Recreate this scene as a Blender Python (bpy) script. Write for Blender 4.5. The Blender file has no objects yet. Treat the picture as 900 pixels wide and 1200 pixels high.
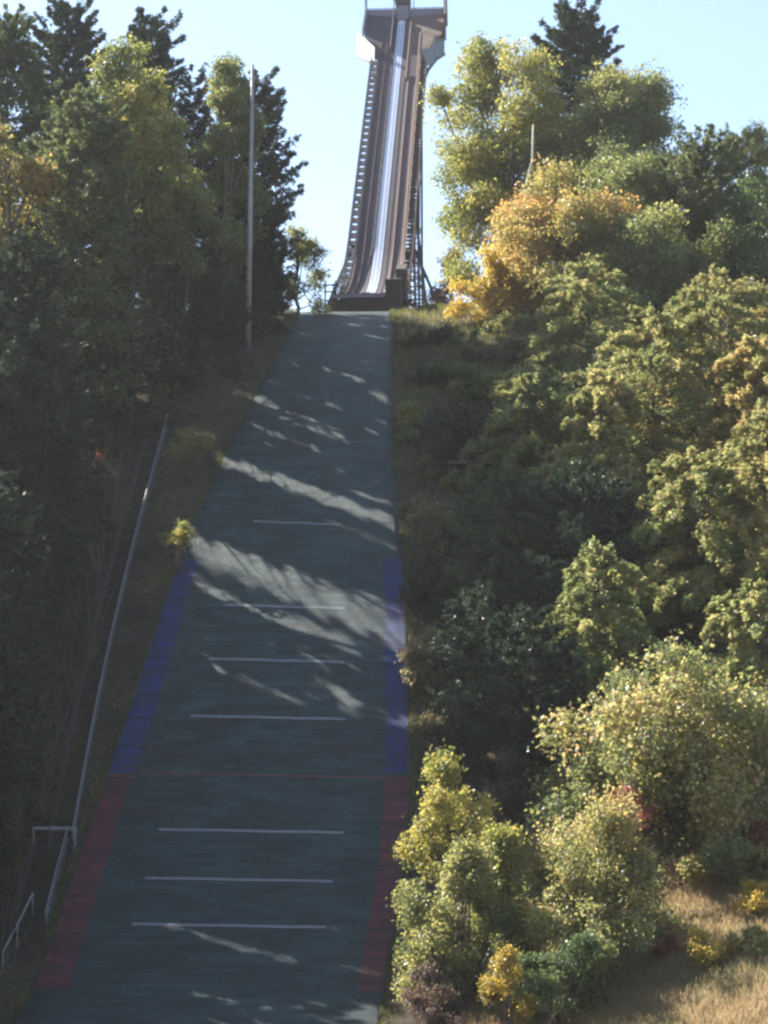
import bpy, math, random, zlib
import numpy as np
from mathutils import Vector, Matrix

random.seed(7)
rng = np.random.default_rng(11)
SC = bpy.context.scene
COL = SC.collection
R = math.radians

# ------------------------------------------------------------------ camera, sky, sun, exposure
F_PX, PITCH = 2800.0, R(10.0)
cam_d = bpy.data.cameras.new('camera')
cam = bpy.data.objects.new('camera', cam_d)
COL.objects.link(cam)
cam_d.sensor_fit = 'VERTICAL'
cam_d.sensor_height = 24.0
cam_d.lens = F_PX / 1200.0 * 24.0
cam_d.clip_end = 20000
cam.location = (0, 0, 0)
cam.rotation_euler = (R(90) + PITCH, 0, 0)
SC.camera = cam

SUN_AZ, SUN_EL = R(-54.0), R(39.0)          # azimuth measured from +Y towards +X
w = bpy.data.worlds.new('World'); SC.world = w; w.use_nodes = True
nt = w.node_tree
sky = nt.nodes.new('ShaderNodeTexSky')
sky.sky_type = 'NISHITA'; sky.sun_disc = False
sky.sun_elevation = SUN_EL; sky.sun_rotation = SUN_AZ
sky.altitude = 100; sky.air_density = 1.0; sky.dust_density = 0.6; sky.ozone_density = 0.3
nt.links.new(sky.outputs[0], nt.nodes['Background'].inputs[0])
nt.nodes['Background'].inputs[1].default_value = 0.085
sun_d = bpy.data.lights.new('sun', 'SUN')
sun = bpy.data.objects.new('sun', sun_d); COL.objects.link(sun)
sun_d.energy = 5.0; sun_d.angle = R(0.5); sun_d.color = (1.0, 0.93, 0.82)
SUN = np.array([math.cos(SUN_EL) * math.sin(SUN_AZ), math.cos(SUN_EL) * math.cos(SUN_AZ), math.sin(SUN_EL)])
sun.rotation_euler = Vector(SUN).to_track_quat('Z', 'Y').to_euler()
SC.view_settings.view_transform = 'Standard'
SC.view_settings.look = 'None'
SC.view_settings.exposure = 1.75
SC.view_settings.gamma = 1.0
SC.render.engine = 'CYCLES'
SC.cycles.max_bounces = 6
SC.cycles.diffuse_bounces = 3
SC.cycles.glossy_bounces = 2
SC.cycles.transmission_bounces = 4
SC.cycles.filter_width = 2.6
SC.cycles.use_denoising = True

# ------------------------------------------------------------------ terrain profile
AX = R(3.35)                                # the jump's axis swings a little to the right going up
_PD = np.array([-3000, -200, 0, 40, 70, 85, 95, 105, 115, 125, 135, 145, 165, 185, 195, 203, 210, 217, 225, 240, 270, 320, 500, 1200, 4000], float)
_PZ = np.array([-12, -6, -1.8, -5, -7, -6.9, -6.2, -4.6, -1.5, 3.05, 8.95, 15.9, 30.7, 45.4, 50.75, 53.6, 55.3, 56.6, 57.3, 57.3, 55.5, 50, 30, 5, -20], float)

def _pchip(x, y):
    h = np.diff(x); d = np.diff(y) / h
    m = np.zeros_like(y)
    for i in range(1, len(x) - 1):
        if d[i-1] * d[i] > 0:
            w1 = 2*h[i] + h[i-1]; w2 = h[i] + 2*h[i-1]
            m[i] = (w1 + w2) / (w1/d[i-1] + w2/d[i])
    m[0] = d[0]; m[-1] = d[-1]
    return h, m
_PH, _PM = _pchip(_PD, _PZ)
def prof(s):
    s = np.asarray(s, float)
    i = np.clip(np.searchsorted(_PD, s) - 1, 0, len(_PD) - 2)
    t = (s - _PD[i]) / _PH[i]
    return ((1+2*t)*(1-t)**2*_PZ[i] + t*(1-t)**2*_PH[i]*_PM[i] + t*t*(3-2*t)*_PZ[i+1] + t*t*(t-1)*_PH[i]*_PM[i+1])

def smooth(a, b, x):
    t = np.clip((x - a) / (b - a), 0, 1); return t*t*(3-2*t)

def wav(X, Y):
    return (np.sin(X*0.31 + 1.3*np.sin(Y*0.17)) * np.cos(Y*0.27 + 0.8) + 0.5*np.sin(X*0.83 + Y*0.61) + 0.3*np.sin(X*1.7 - Y*1.3))

def strip_edges(Y):                          # left and right edge of the landing slope at distance Y
    L = np.interp(Y, ED_Y, ED_L); Rr = np.interp(Y, ED_Y, ED_R); return L, Rr

def sloc(X, Y): return Y + 0.0585 * (X + 6.0)

def pix(x, y, D):
    """world point at distance D (along +Y) on the line of sight through photo position x, y (900 x 1200)"""
    a = (x - 450) / F_PX; b = (600 - y) / F_PX
    d = np.array([a, math.cos(PITCH) - b*math.sin(PITCH), math.sin(PITCH) + b*math.cos(PITCH)])
    return d * (D / d[1])

def on_slope(x, y):
    lo, hi = 80.0, 205.0
    for _ in range(50):
        m = (lo + hi) / 2; p = pix(x, y, m)
        if p[2] > prof(sloc(p[0], p[1])): lo = m
        else: hi = m
    return pix(x, y, (lo+hi)/2)

_edge_px = [(375, 345, 460), (420, 325, 459), (500, 280, 459), (560, 249, 463), (600, 232, 468), (655, 207, 475), (780, 168, 478), (905, 124, 484), (1000, 92, 476), (1085, 62, 462), (1155, 38, 446)]
_el, _er = [], []
for y, xl, xr in _edge_px:
    _el.append(on_slope(xl, y)); _er.append(on_slope(xr, y))
_el = np.array(_el[::-1]); _er = np.array(_er[::-1])
ED_Y = np.linspace(60, 206, 74)
def _fit(e):
    v = np.interp(ED_Y, e[:, 1], e[:, 0])
    k = np.ones(7)/7; vp = np.pad(v, 3, mode='edge'); return np.convolve(vp, k, 'valid')
ED_L, ED_R = _fit(_el), _fit(_er)

def ground(X, Y):
    X = np.asarray(X, float); Y = np.asarray(Y, float)
    z = prof(sloc(np.clip(X, -60, 60), Y))
    L, Rr = strip_edges(Y)
    out = np.maximum(np.maximum(L - 0.3 - X, X - Rr - 0.3), 0)
    near = smooth(40, 90, Y) * (1 - smooth(230, 300, Y))
    z = z + near * smooth(0.0, 3.0, out) * 0.22 * wav(X, Y)
    z = z + near * 0.30 * np.clip(X - 7.0, 0, 14) * smooth(85, 105, Y) * (1 - smooth(190, 215, Y)) * (0.45 + 0.55*(1-smooth(140, 165, Y)))
    z = z + near * 0.18 * np.clip(-21.0 - X, 0, 20) * smooth(85, 120, Y) * (1 - smooth(190, 215, Y))
    ins = np.minimum(X - L, Rr - X)
    z = z - (0.10 + 0.35*smooth(.3, 1.2, ins)) * ((out <= 0.0) & (Y > 62) & (Y < 205)) - 0.10 * near * (out > 0) * (1 - smooth(0, 1.0, out))
    return z
def gz(x, y): return float(ground(x, y))

# ------------------------------------------------------------------ helpers
def tag(o, label=None, cat=None, group=None, kind=None):
    if label: o['label'] = label
    if cat: o['category'] = cat
    if group: o['group'] = group
    if kind: o['kind'] = kind
    return o
def empty(name, loc):
    o = bpy.data.objects.new(name, None); COL.objects.link(o); o.location = loc; o.empty_display_size = 0.5
    return o
def wloc(o):
    v = Vector((0, 0, 0))
    while o is not None: v += o.location; o = o.parent
    return v

class MB:
    """collects solids in world coordinates; build() links them as one mesh object"""
    def __init__(s): s.v = []; s.f = []
    def add(s, vs, fs):
        n = len(s.v); s.v += [tuple(map(float, p)) for p in vs]; s.f += [tuple(i + n for i in f) for f in fs]
        return s
    def hexa(s, b, t):                       # bottom quad, top quad
        return s.add(list(b) + list(t), [(3,2,1,0), (4,5,6,7), (0,1,5,4), (1,2,6,5), (2,3,7,6), (3,0,4,7)])
    def beam(s, p, q, w_, h_, up=(0, 0, 1)):
        p = Vector(p); q = Vector(q); d = (q - p).normalized(); u = Vector(up)
        if abs(d.dot(u)) > 0.98: u = Vector((0, 1, 0))
        a = d.cross(u).normalized() * (w_/2); b = a.cross(d).normalized() * (h_/2)
        return s.hexa([p-a-b, p+a-b, p+a+b, p-a+b], [q-a-b, q+a-b, q+a+b, q-a+b])
    def tube(s, pts, rad, n=6):
        pts = [Vector(p) for p in pts]
        if not hasattr(rad, '__len__'): rad = [rad]*len(pts)
        n0 = len(s.v); vs = []; fs = []
        for i, p in enumerate(pts):
            d = (pts[min(i+1, len(pts)-1)] - pts[max(i-1, 0)]).normalized()
            u = Vector((1, 0, 0)) if abs(d.x) < 0.8 else Vector((0, 1, 0))
            a = d.cross(u).normalized(); b = d.cross(a)
            for k in range(n):
                t = 2*math.pi*k/n; vs.append(p + (a*math.cos(t) + b*math.sin(t))*rad[i])
        for i in range(len(pts)-1):
            for k in range(n):
                k2 = (k+1) % n; fs.append((i*n+k, i*n+k2, (i+1)*n+k2, (i+1)*n+k))
        fs.append(tuple(range(n-1, -1, -1))); fs.append(tuple(range((len(pts)-1)*n, len(pts)*n)))
        return s.add(vs, fs)
    def prism(s, poly, off):                 # polygon (world points) extruded by a vector
        n = len(poly); off = Vector(off); P = [Vector(p) for p in poly]
        fs = [tuple(range(n-1, -1, -1)), tuple(range(n, 2*n))] + [(i, (i+1) % n, n+(i+1) % n, n+i) for i in range(n)]
        return s.add(P + [p + off for p in P], fs)
    def build(s, name, mat, parent=None, smooth_=False):
        off = wloc(parent) if parent else Vector((0, 0, 0))
        me = bpy.data.meshes.new(name)
        me.from_pydata([(v[0]-off.x, v[1]-off.y, v[2]-off.z) for v in s.v], [], s.f)
        me.materials.append(mat)
        if smooth_: me.polygons.foreach_set('use_smooth', [True]*len(me.polygons))
        me.update()
        o = bpy.data.objects.new(name, me); COL.objects.link(o)
        if parent: o.parent = parent
        return o

def quad_mesh(name, V, mat, tint, parent=None, smooth_=False):
    """V: (n,4,3) world quads, tint: (n,) stored as a face attribute"""
    off = np.array(wloc(parent)) if parent else np.zeros(3)
    n = len(V); co = (V.reshape(-1, 3) - off).astype(np.float32)
    me = bpy.data.meshes.new(name)
    me.vertices.add(4*n); me.vertices.foreach_set('co', co.ravel())
    me.loops.add(4*n); me.loops.foreach_set('vertex_index', np.arange(4*n, dtype=np.int32))
    me.polygons.add(n); me.polygons.foreach_set('loop_start', np.arange(0, 4*n, 4, dtype=np.int32))
    me.polygons.foreach_set('loop_total', np.full(n, 4, np.int32))
    me.update(calc_edges=True)
    at = me.attributes.new('tint', 'FLOAT', 'FACE'); at.data.foreach_set('value', np.asarray(tint, np.float32))
    me.materials.append(mat)
    o = bpy.data.objects.new(name, me); COL.objects.link(o)
    if parent: o.parent = parent
    return o

# ------------------------------------------------------------------ materials
MATS = {}
def base_mat(name):
    m = bpy.data.materials.new(name); m.use_nodes = True; n = m.node_tree.nodes; n.clear()
    out = n.new('ShaderNodeOutputMaterial'); return m, n, m.node_tree.links, out
def ramp(n, stops):
    r = n.new('ShaderNodeValToRGB'); e = r.color_ramp.elements
    while len(e) < len(stops): e.new(0.5)
    for i, (p, c) in enumerate(stops): e[i].position = p; e[i].color = (*c, 1)
    return r
def solid(name, col, rough=0.7, var=0.25, scale=3.0, metal=0.0, bump=0.0, spec=0.5, stretch=(1, 1, 1), detail=6):
    m, n, l, out = base_mat(name)
    b = n.new('ShaderNodeBsdfPrincipled'); l.new(b.outputs[0], out.inputs[0])
    b.inputs['Roughness'].default_value = rough; b.inputs['Metallic'].default_value = metal
    b.inputs['Specular IOR Level'].default_value = spec
    tc = n.new('ShaderNodeTexCoord'); mp = n.new('ShaderNodeMapping'); mp.inputs['Scale'].default_value = stretch
    l.new(tc.outputs['Object'], mp.inputs[0])
    t = n.new('ShaderNodeTexNoise'); t.inputs['Scale'].default_value = scale; t.inputs['Detail'].default_value = detail
    l.new(mp.outputs[0], t.inputs[0])
    r = ramp(n, [(0.25, tuple(c*(1-var) for c in col)), (0.75, tuple(min(1, c*(1+var)) for c in col))])
    l.new(t.outputs['Fac'], r.inputs[0]); l.new(r.outputs[0], b.inputs['Base Color'])
    if bump:
        bp = n.new('ShaderNodeBump'); bp.inputs['Strength'].default_value = bump; bp.inputs['Distance'].default_value = 0.1
        l.new(t.outputs['Fac'], bp.inputs['Height']); l.new(bp.outputs[0], b.inputs['Normal'])
    return m

def leaf_mat(name, cols, trans=0.55, gloss=0.07):
    """cols: colours spread over the tint attribute 0..1"""
    m, n, l, out = base_mat(name)
    a = n.new('ShaderNodeAttribute'); a.attribute_name = 'tint'
    r = ramp(n, [(i/(len(cols)-1), c) for i, c in enumerate(cols)])
    l.new(a.outputs['Fac'], r.inputs[0])
    d = n.new('ShaderNodeBsdfDiffuse'); t = n.new('ShaderNodeBsdfTranslucent'); g = n.new('ShaderNodeBsdfGlossy')
    g.inputs['Roughness'].default_value = 0.45
    l.new(r.outputs[0], d.inputs[0])
    hs = n.new('ShaderNodeHueSaturation'); hs.inputs['Saturation'].default_value = 1.0; hs.inputs['Value'].default_value = 2.15; hs.inputs['Hue'].default_value = 0.492
    l.new(r.outputs[0], hs.inputs['Color']); l.new(hs.outputs[0], t.inputs[0])
    m1 = n.new('ShaderNodeMixShader'); m1.inputs[0].default_value = trans
    l.new(d.outputs[0], m1.inputs[1]); l.new(t.outputs[0], m1.inputs[2])
    g.inputs['Color'].default_value = (0.5, 0.5, 0.5, 1)
    m2 = n.new('ShaderNodeMixShader'); m2.inputs[0].default_value = gloss
    l.new(m1.outputs[0], m2.inputs[1]); l.new(g.outputs[0], m2.inputs[2])
    l.new(m2.outputs[0], out.inputs[0])
    return m

LM = {
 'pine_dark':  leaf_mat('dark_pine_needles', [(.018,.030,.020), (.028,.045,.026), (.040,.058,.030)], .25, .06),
 'pine_lit':   leaf_mat('sunlit_pine_needles', [(.098,.134,.050), (.172,.190,.070), (.255,.232,.086), (.340,.240,.098)], .55, .05),  # needle colours brightened for sunlight; shaded pines take the darker sets
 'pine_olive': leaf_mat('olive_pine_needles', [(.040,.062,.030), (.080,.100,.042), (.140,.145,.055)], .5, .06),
 'green':      leaf_mat('green_leaves', [(.045,.080,.030), (.080,.115,.038), (.130,.150,.045)], .45),
 'olive':      leaf_mat('olive_leaves', [(.085,.110,.036), (.150,.165,.052), (.225,.215,.075)], .55),
 'yellowgreen':leaf_mat('yellow_green_leaves', [(.100,.125,.034), (.190,.195,.050), (.320,.280,.065)], .5),
 'yellow':     leaf_mat('yellow_leaves', [(.150,.130,.030), (.300,.230,.040), (.420,.320,.050)], .5),
 'orange':     leaf_mat('orange_leaves', [(.130,.140,.045), (.240,.215,.060), (.330,.240,.070), (.310,.170,.060)], .5),
 'tan':        leaf_mat('tan_leaves', [(.080,.080,.035), (.150,.130,.060), (.230,.180,.095)], .45),
 'maple':      leaf_mat('maple_leaves', [(.080,.105,.036), (.165,.175,.060), (.275,.245,.085), (.350,.260,.115)], .55, .07),
 'brown':      leaf_mat('brown_purple_leaves', [(.070,.050,.042), (.115,.075,.060), (.150,.105,.065)], .35),
 'red':        leaf_mat('red_leaves', [(.120,.045,.032), (.200,.065,.045), (.240,.120,.060)], .45),
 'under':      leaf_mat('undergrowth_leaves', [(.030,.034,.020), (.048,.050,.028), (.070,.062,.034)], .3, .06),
 'grass_tan':  leaf_mat('dry_grass', [(.115,.120,.050), (.200,.165,.080), (.275,.205,.110), (.230,.135,.085)], .45, .05),
 'grass_green':leaf_mat('bank_grass', [(.060,.070,.026), (.110,.115,.036), (.190,.165,.050)], .45, .05),
}
bark = solid('bark', (.075,.060,.050), .9, .4, 6, bump=.4, stretch=(1, 1, .25))
bark_pale = solid('pale_bark', (.42,.37,.31), .8, .3, 5, bump=.2, stretch=(1, 1, .4))

# ------------------------------------------------------------------ ground sheet
def axis(fine_lo, fine_hi, step, far):
    a = list(np.arange(fine_lo, fine_hi + 1e-6, step)); d = step; x = fine_hi
    while x < far: d *= 1.35; x += d; a.append(x)
    d = step; x = fine_lo
    while x > -far: d *= 1.35; x -= d; a.insert(0, x)
    return np.array(a)
gx, gy = axis(-50, 45, 0.6, 4000), axis(58, 240, 0.75, 4000)
GX, GY = np.meshgrid(gx, gy)
GZ = ground(GX, GY)
nx, ny = len(gx), len(gy)
me = bpy.data.meshes.new('hillside')
idx = np.arange(nx*ny).reshape(ny, nx)
faces = np.stack([idx[:-1, :-1], idx[:-1, 1:], idx[1:, 1:], idx[1:, :-1]], -1).reshape(-1, 4)
me.vertices.add(nx*ny); me.vertices.foreach_set('co', np.stack([GX, GY, GZ], -1).astype(np.float32).ravel())
me.loops.add(faces.size); me.loops.foreach_set('vertex_index', faces.astype(np.int32).ravel())
me.polygons.add(len(faces)); me.polygons.foreach_set('loop_start', np.arange(0, faces.size, 4, dtype=np.int32))
me.polygons.foreach_set('loop_total', np.full(len(faces), 4, np.int32)); me.polygons.foreach_set('use_smooth', np.ones(len(faces), bool))
me.update(calc_edges=True)
m, n, l, out = base_mat('hillside_soil')
b = n.new('ShaderNodeBsdfPrincipled'); l.new(b.outputs[0], out.inputs[0]); b.inputs['Roughness'].default_value = .95; b.inputs['Specular IOR Level'].default_value = .1
tc = n.new('ShaderNodeTexCoord')
t1 = n.new('ShaderNodeTexNoise'); t1.inputs['Scale'].default_value = .18; t1.inputs['Detail'].default_value = 8; l.new(tc.outputs['Object'], t1.inputs[0])
t2 = n.new('ShaderNodeTexNoise'); t2.inputs['Scale'].default_value = 2.2; t2.inputs['Detail'].default_value = 10; l.new(tc.outputs['Object'], t2.inputs[0])
r1 = ramp(n, [(.35, (.038,.031,.027)), (.5, (.058,.047,.034)), (.65, (.064,.062,.032))]); l.new(t1.outputs['Fac'], r1.inputs[0])
r2 = ramp(n, [(.3, (.55,.55,.55)), (.7, (1.3,1.25,1.15))]); l.new(t2.outputs['Fac'], r2.inputs[0])
mx = n.new('ShaderNodeMixRGB'); mx.blend_type = 'MULTIPLY'; mx.inputs[0].default_value = 1; l.new(r1.outputs[0], mx.inputs[1]); l.new(r2.outputs[0], mx.inputs[2])
# the sunny bank low on the right is dry tan turf
sep = n.new('ShaderNodeSeparateXYZ'); l.new(tc.outputs['Object'], sep.inputs[0])
mr = n.new('ShaderNodeMapRange'); mr.inputs[1].default_value = 4; mr.inputs[2].default_value = 9; l.new(sep.outputs[0], mr.inputs[0])
my = n.new('ShaderNodeMapRange'); my.inputs[1].default_value = 140; my.inputs[2].default_value = 126; l.new(sep.outputs[1], my.inputs[0])
mm = n.new('ShaderNodeMath'); mm.operation = 'MULTIPLY'; l.new(mr.outputs[0], mm.inputs[0]); l.new(my.outputs[0], mm.inputs[1])
tan = ramp(n, [(.3, (.15,.12,.07)), (.7, (.27,.21,.13))]); l.new(t2.outputs['Fac'], tan.inputs[0])
mx2 = n.new('ShaderNodeMixRGB'); l.new(mm.outputs[0], mx2.inputs[0]); l.new(mx.outputs[0], mx2.inputs[1]); l.new(tan.outputs[0], mx2.inputs[2])
l.new(mx2.outputs[0], b.inputs['Base Color'])
bp = n.new('ShaderNodeBump'); bp.inputs['Strength'].default_value = .7; bp.inputs['Distance'].default_value = .25; l.new(t2.outputs['Fac'], bp.inputs['Height']); l.new(bp.outputs[0], b.inputs['Normal'])
me.materials.append(m)
hill = bpy.data.objects.new('hillside', me); COL.objects.link(hill)
tag(hill, 'brown wooded hillside of soil and turf around the jump', 'hillside', kind='structure')

# ------------------------------------------------------------------ landing slope with its painted strips and lines
def mats_plastic(name, col, var=.3, coat=None):
    """rows of plastic bristle mats: fine rows across the slope, scuffed patches"""
    m, n, l, out = base_mat(name)
    b = n.new('ShaderNodeBsdfPrincipled'); l.new(b.outputs[0], out.inputs[0])
    b.inputs['Roughness'].default_value = .55; b.inputs['Specular IOR Level'].default_value = .28
    b.inputs['Sheen Weight'].default_value = .06; b.inputs['Sheen Roughness'].default_value = .45
    tc = n.new('ShaderNodeTexCoord')
    big = n.new('ShaderNodeTexNoise'); big.inputs['Scale'].default_value = .35; big.inputs['Detail'].default_value = 6; l.new(tc.outputs['Object'], big.inputs[0])
    mp = n.new('ShaderNodeMapping'); mp.inputs['Scale'].default_value = (3.0, 9, 9); mp.inputs['Rotation'].default_value = (0, 0, AX); l.new(tc.outputs['Object'], mp.inputs[0])
    fine = n.new('ShaderNodeTexNoise'); fine.inputs['Scale'].default_value = 1.0; fine.inputs['Detail'].default_value = 8; fine.inputs['Roughness'].default_value = .7; l.new(mp.outputs[0], fine.inputs[0])
    wv = n.new('ShaderNodeTexWave'); wv.wave_type = 'BANDS'; wv.bands_direction = 'Y'; wv.inputs['Scale'].default_value = 1.1; wv.inputs['Distortion'].default_value = 4; wv.inputs['Detail'].default_value = 3; l.new(tc.outputs['Object'], wv.inputs[0])
    r = ramp(n, [(.3, tuple(c*(1-var) for c in col)), (.7, tuple(c*(1+var) for c in col))]); l.new(big.outputs['Fac'], r.inputs[0])
    r2 = ramp(n, [(.32, (.35,.35,.35)), (.68, (1.75,1.75,1.75))]); l.new(fine.outputs['Fac'], r2.inputs[0])
    mx = n.new('ShaderNodeMixRGB'); mx.blend_type = 'MULTIPLY'; mx.inputs[0].default_value = 1; l.new(r.outputs[0], mx.inputs[1]); l.new(r2.outputs[0], mx.inputs[2])
    mp2 = n.new('ShaderNodeMapping'); mp2.inputs['Rotation'].default_value = (0, 0, AX); l.new(tc.outputs['Object'], mp2.inputs[0])
    bk = n.new('ShaderNodeTexBrick'); bk.inputs['Scale'].default_value = 1.0; bk.inputs['Brick Width'].default_value = 1.9; bk.inputs['Row Height'].default_value = .46
    bk.inputs['Mortar Size'].default_value = .022; bk.inputs['Mortar Smooth'].default_value = .6; bk.inputs['Color1'].default_value = (.50, .54, .58, 1); bk.inputs['Color2'].default_value = (1.42, 1.38, 1.30, 1); bk.inputs['Mortar'].default_value = (.25, .25, .25, 1)
    l.new(mp2.outputs[0], bk.inputs[0])
    mx3 = n.new('ShaderNodeMixRGB'); mx3.blend_type = 'MULTIPLY'; mx3.inputs[0].default_value = 1; l.new(mx.outputs[0], mx3.inputs[1]); l.new(bk.outputs[0], mx3.inputs[2])
    dn = n.new('ShaderNodeTexNoise'); dn.inputs['Scale'].default_value = .9; dn.inputs['Detail'].default_value = 9; dn.inputs['Roughness'].default_value = .75; l.new(tc.outputs['Object'], dn.inputs[0])
    dr = ramp(n, [(.52, (0, 0, 0)), (.68, (.75, .75, .75))]); l.new(dn.outputs['Fac'], dr.inputs[0])
    mx4 = n.new('ShaderNodeMixRGB'); l.new(dr.outputs[0], mx4.inputs[0]); l.new(mx3.outputs[0], mx4.inputs[1]); mx4.inputs[2].default_value = (.030, .036, .030, 1)
    l.new(mx4.outputs[0], b.inputs['Base Color'])
    ad = n.new('ShaderNodeMath'); ad.operation = 'MULTIPLY_ADD'; ad.inputs[1].default_value = .12; l.new(wv.outputs['Fac'], ad.inputs[0]); l.new(fine.outputs['Fac'], ad.inputs[2])
    bp = n.new('ShaderNodeBump'); bp.inputs['Strength'].default_value = 1.0; bp.inputs['Distance'].default_value = .35; l.new(ad.outputs[0], bp.inputs['Height']); l.new(bp.outputs[0], b.inputs['Normal'])
    return m
M_mat = mats_plastic('teal_mats', (.010,.046,.053))
M_blue = mats_plastic('blue_mats', (.003,.026,.150), .2)
M_red = mats_plastic('red_mats', (.120,.018,.026), .2)
M_line = solid('white_line_paint', (.17,.18,.19), .7, .6, 3, stretch=(1.5, 6, 1))
M_redline = solid('red_line_paint', (.11,.03,.032), .7, .4, 4)

ls = MB()
NU = 17
ys = np.arange(62, 204.1, 0.8)
rows = []
for Y in ys:
    L, Rr = strip_edges(Y)
    row = [(L - .05, Y, float(prof(sloc(L, Y))) - .8)]
    for k in range(NU):
        X = L + (Rr - L)*k/(NU-1); row.append((X, Y, float(prof(sloc(X, Y)))))
    row.append((Rr + .05, Y, float(prof(sloc(Rr, Y))) - .8)); rows.append(row)
W = NU + 2
ls.add([p for r_ in rows for p in r_], [(i*W+k, i*W+k+1, (i+1)*W+k+1, (i+1)*W+k) for i in range(len(ys)-1) for k in range(W-1)])
slope = ls.build('landing_slope', M_mat, smooth_=True)
tag(slope, 'long dark teal landing slope of plastic mats running down from the ski jump', 'landing slope', kind='structure')

def sheet(poly_rows, lift, name, mat, label=None):
    """rows of left/right points laid on the slope"""
    b_ = MB(); V = []; K = len(poly_rows[0])
    for r_ in poly_rows:
        for (X, Y) in r_: V.append((X, Y, float(prof(sloc(X, Y))) + lift))
    b_.add(V, [(i*K+k, i*K+k+1, (i+1)*K+k+1, (i+1)*K+k) for i in range(len(poly_rows)-1) for k in range(K-1)])
    o = b_.build(name, mat, slope)
    if label: o['label'] = label
    return o
def edge_strip(y0, y1, side, wpx0, wpx1, name, mat, label, inset=0.12):
    rows_ = []
    for t in np.linspace(0, 1, 26):
        y = y0 + (y1-y0)*t
        P0 = on_slope(330, y); L, Rr = strip_edges(P0[1]); wd = (wpx0 + (wpx1-wpx0)*t) * np.linalg.norm(P0) / F_PX
        Yc = P0[1]
        a = (L + inset) if side < 0 else (Rr - inset - wd)
        rows_.append([(a + wd*k/4, Yc - 0.0585*((a + wd*k/4) + 8)) for k in range(5)])
    return sheet(rows_, .012, name, mat, label)
edge_strip(903, 655, -1, 32, 23, 'blue_edge_strip', M_blue, 'dark blue strip along the upper left edge')
edge_strip(905, 655, 1, 27, 21, 'blue_edge_strip', M_blue, 'bright blue strip along the upper right edge')
edge_strip(1157, 905, -1, 40, 28, 'red_edge_strip', M_red, 'dull red strip along the lower left edge')
edge_strip(1160, 908, 1, 27, 30, 'red_edge_strip', M_red, 'dull red strip along the lower right edge')
LINES = [(613, 297, 400, 1.7), (711, 262, 405, 2.4), (774, 245, 404, 2.5), (841, 223, 405, 2.6), (974, 186, 402, 2.8), (1031, 170, 390, 2.7), (1085, 155, 382, 2.9)]
for y, x0, x1, th in LINES:
    r0 = []; r1_ = []
    for k in range(13):
        x = x0 + (x1-x0)*k/12; yy = y - 2 + 4*k/12 + .2*math.sin(k*1.1 + y)
        pa = on_slope(x, yy - th/2); pb = on_slope(x, yy + th/2)
        r0.append((pb[0], pb[1])); r1_.append((pa[0], pa[1]))
    sheet([r0, r1_], .016, 'distance_line', M_line)
r0 = []; r1_ = []
for k in range(17):
    x = 148 + 302*k/16; yy = 905 + 7*k/16
    pa = on_slope(x, yy - .9); pb = on_slope(x, yy + .9); r0.append((pb[0], pb[1])); r1_.append((pa[0], pa[1]))
sheet([r0, r1_], .016, 'distance_line', M_redline, 'thin red line across the slope where blue strips turn red')

# ------------------------------------------------------------------ ski jump tower
O = np.array([-1.6, 203.0, 0.0]); AV = np.array([math.sin(AX), math.cos(AX), 0]); LV = np.array([math.cos(AX), -math.sin(AX), 0])
def T(s, u, z): return tuple(O + AV*s + LV*u + np.array([0, 0, z]))
_ss = np.linspace(0, 80, 1601); _sl = np.tan(np.radians(np.clip(10 + 32.6*_ss/20, 10, 42.6))); _zz = 55.25 + np.concatenate([[0], np.cumsum((_sl[1:]+_sl[:-1])/2*np.diff(_ss))])
def zb(s): return float(np.interp(s, _ss, _zz))
def bed_strip(mb, s0, s1, u0, u1, lift, thick, step=1.0):
    n_ = max(1, int(round((s1-s0)/step)))
    for i in range(n_):
        a, c = s0 + (s1-s0)*i/n_, s0 + (s1-s0)*(i+1)/n_
        za, zc = zb(a)+lift, zb(c)+lift
        mb.hexa([T(a,u0,za-thick), T(a,u1,za-thick), T(c,u1,zc-thick), T(c,u0,zc-thick)], [T(a,u0,za), T(a,u1,za), T(c,u1,zc), T(c,u0,zc)])
    return mb
def bed_strip_c(mb, s0, s1, u0, u1, lift, thick, step=1.0):
    """continuous strip without internal faces"""
    n_ = max(1, int(round((s1-s0)/step))); V = []; Fc = []
    for i in range(n_+1):
        a = s0 + (s1-s0)*i/n_; z = zb(a)+lift
        V += [T(a,u0,z-thick), T(a,u1,z-thick), T(a,u1,z), T(a,u0,z)]
    for i in range(n_):
        p, q = 4*i, 4*i+4
        for k in range(4): Fc.append((p+k, p+(k+1)%4, q+(k+1)%4, q+k))
    Fc += [(3,2,1,0), (4*n_, 4*n_+1, 4*n_+2, 4*n_+3)]
    return mb.add(V, Fc)

M_deck = solid('weathered_deck_boards', (.080,.060,.068), .8, .35, 3, stretch=(5, .4, 1), bump=.2)
M_deck_dark = solid('dark_deck_boards', (.055,.045,.055), .8, .3, 3, stretch=(5, .4, 1))
M_track = solid('pale_track', (.47,.53,.66), .5, .12, 2)
M_steel = solid('dark_steel', (.045,.042,.052), .55, .3, 4, metal=.2)
M_rust = solid('rust_brown_steel', (.10,.060,.050), .7, .35, 4)
M_sunlit_tan = solid('sunlit_tan_wood', (.36,.25,.20), .75, .25, 4)  # tan lightened for right-hand parts that face the sun
M_sheet_l = solid('sun_glare_sheet', (.86,.72,.72), .34, .1, 2)  # sun glare on the left flare is put into this pale colour
M_sheet_r = solid('shade_grey_green_sheet', (.11,.14,.15), .5, .15, 2, metal=.1)  # darker counterpart: shade on the right flare is put into the colour
M_greybeam = solid('grey_beam', (.17,.16,.21), .6, .2, 4)
M_darkwood = solid('dark_wood', (.050,.040,.036), .85, .35, 4, stretch=(1, 1, .3))

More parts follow.
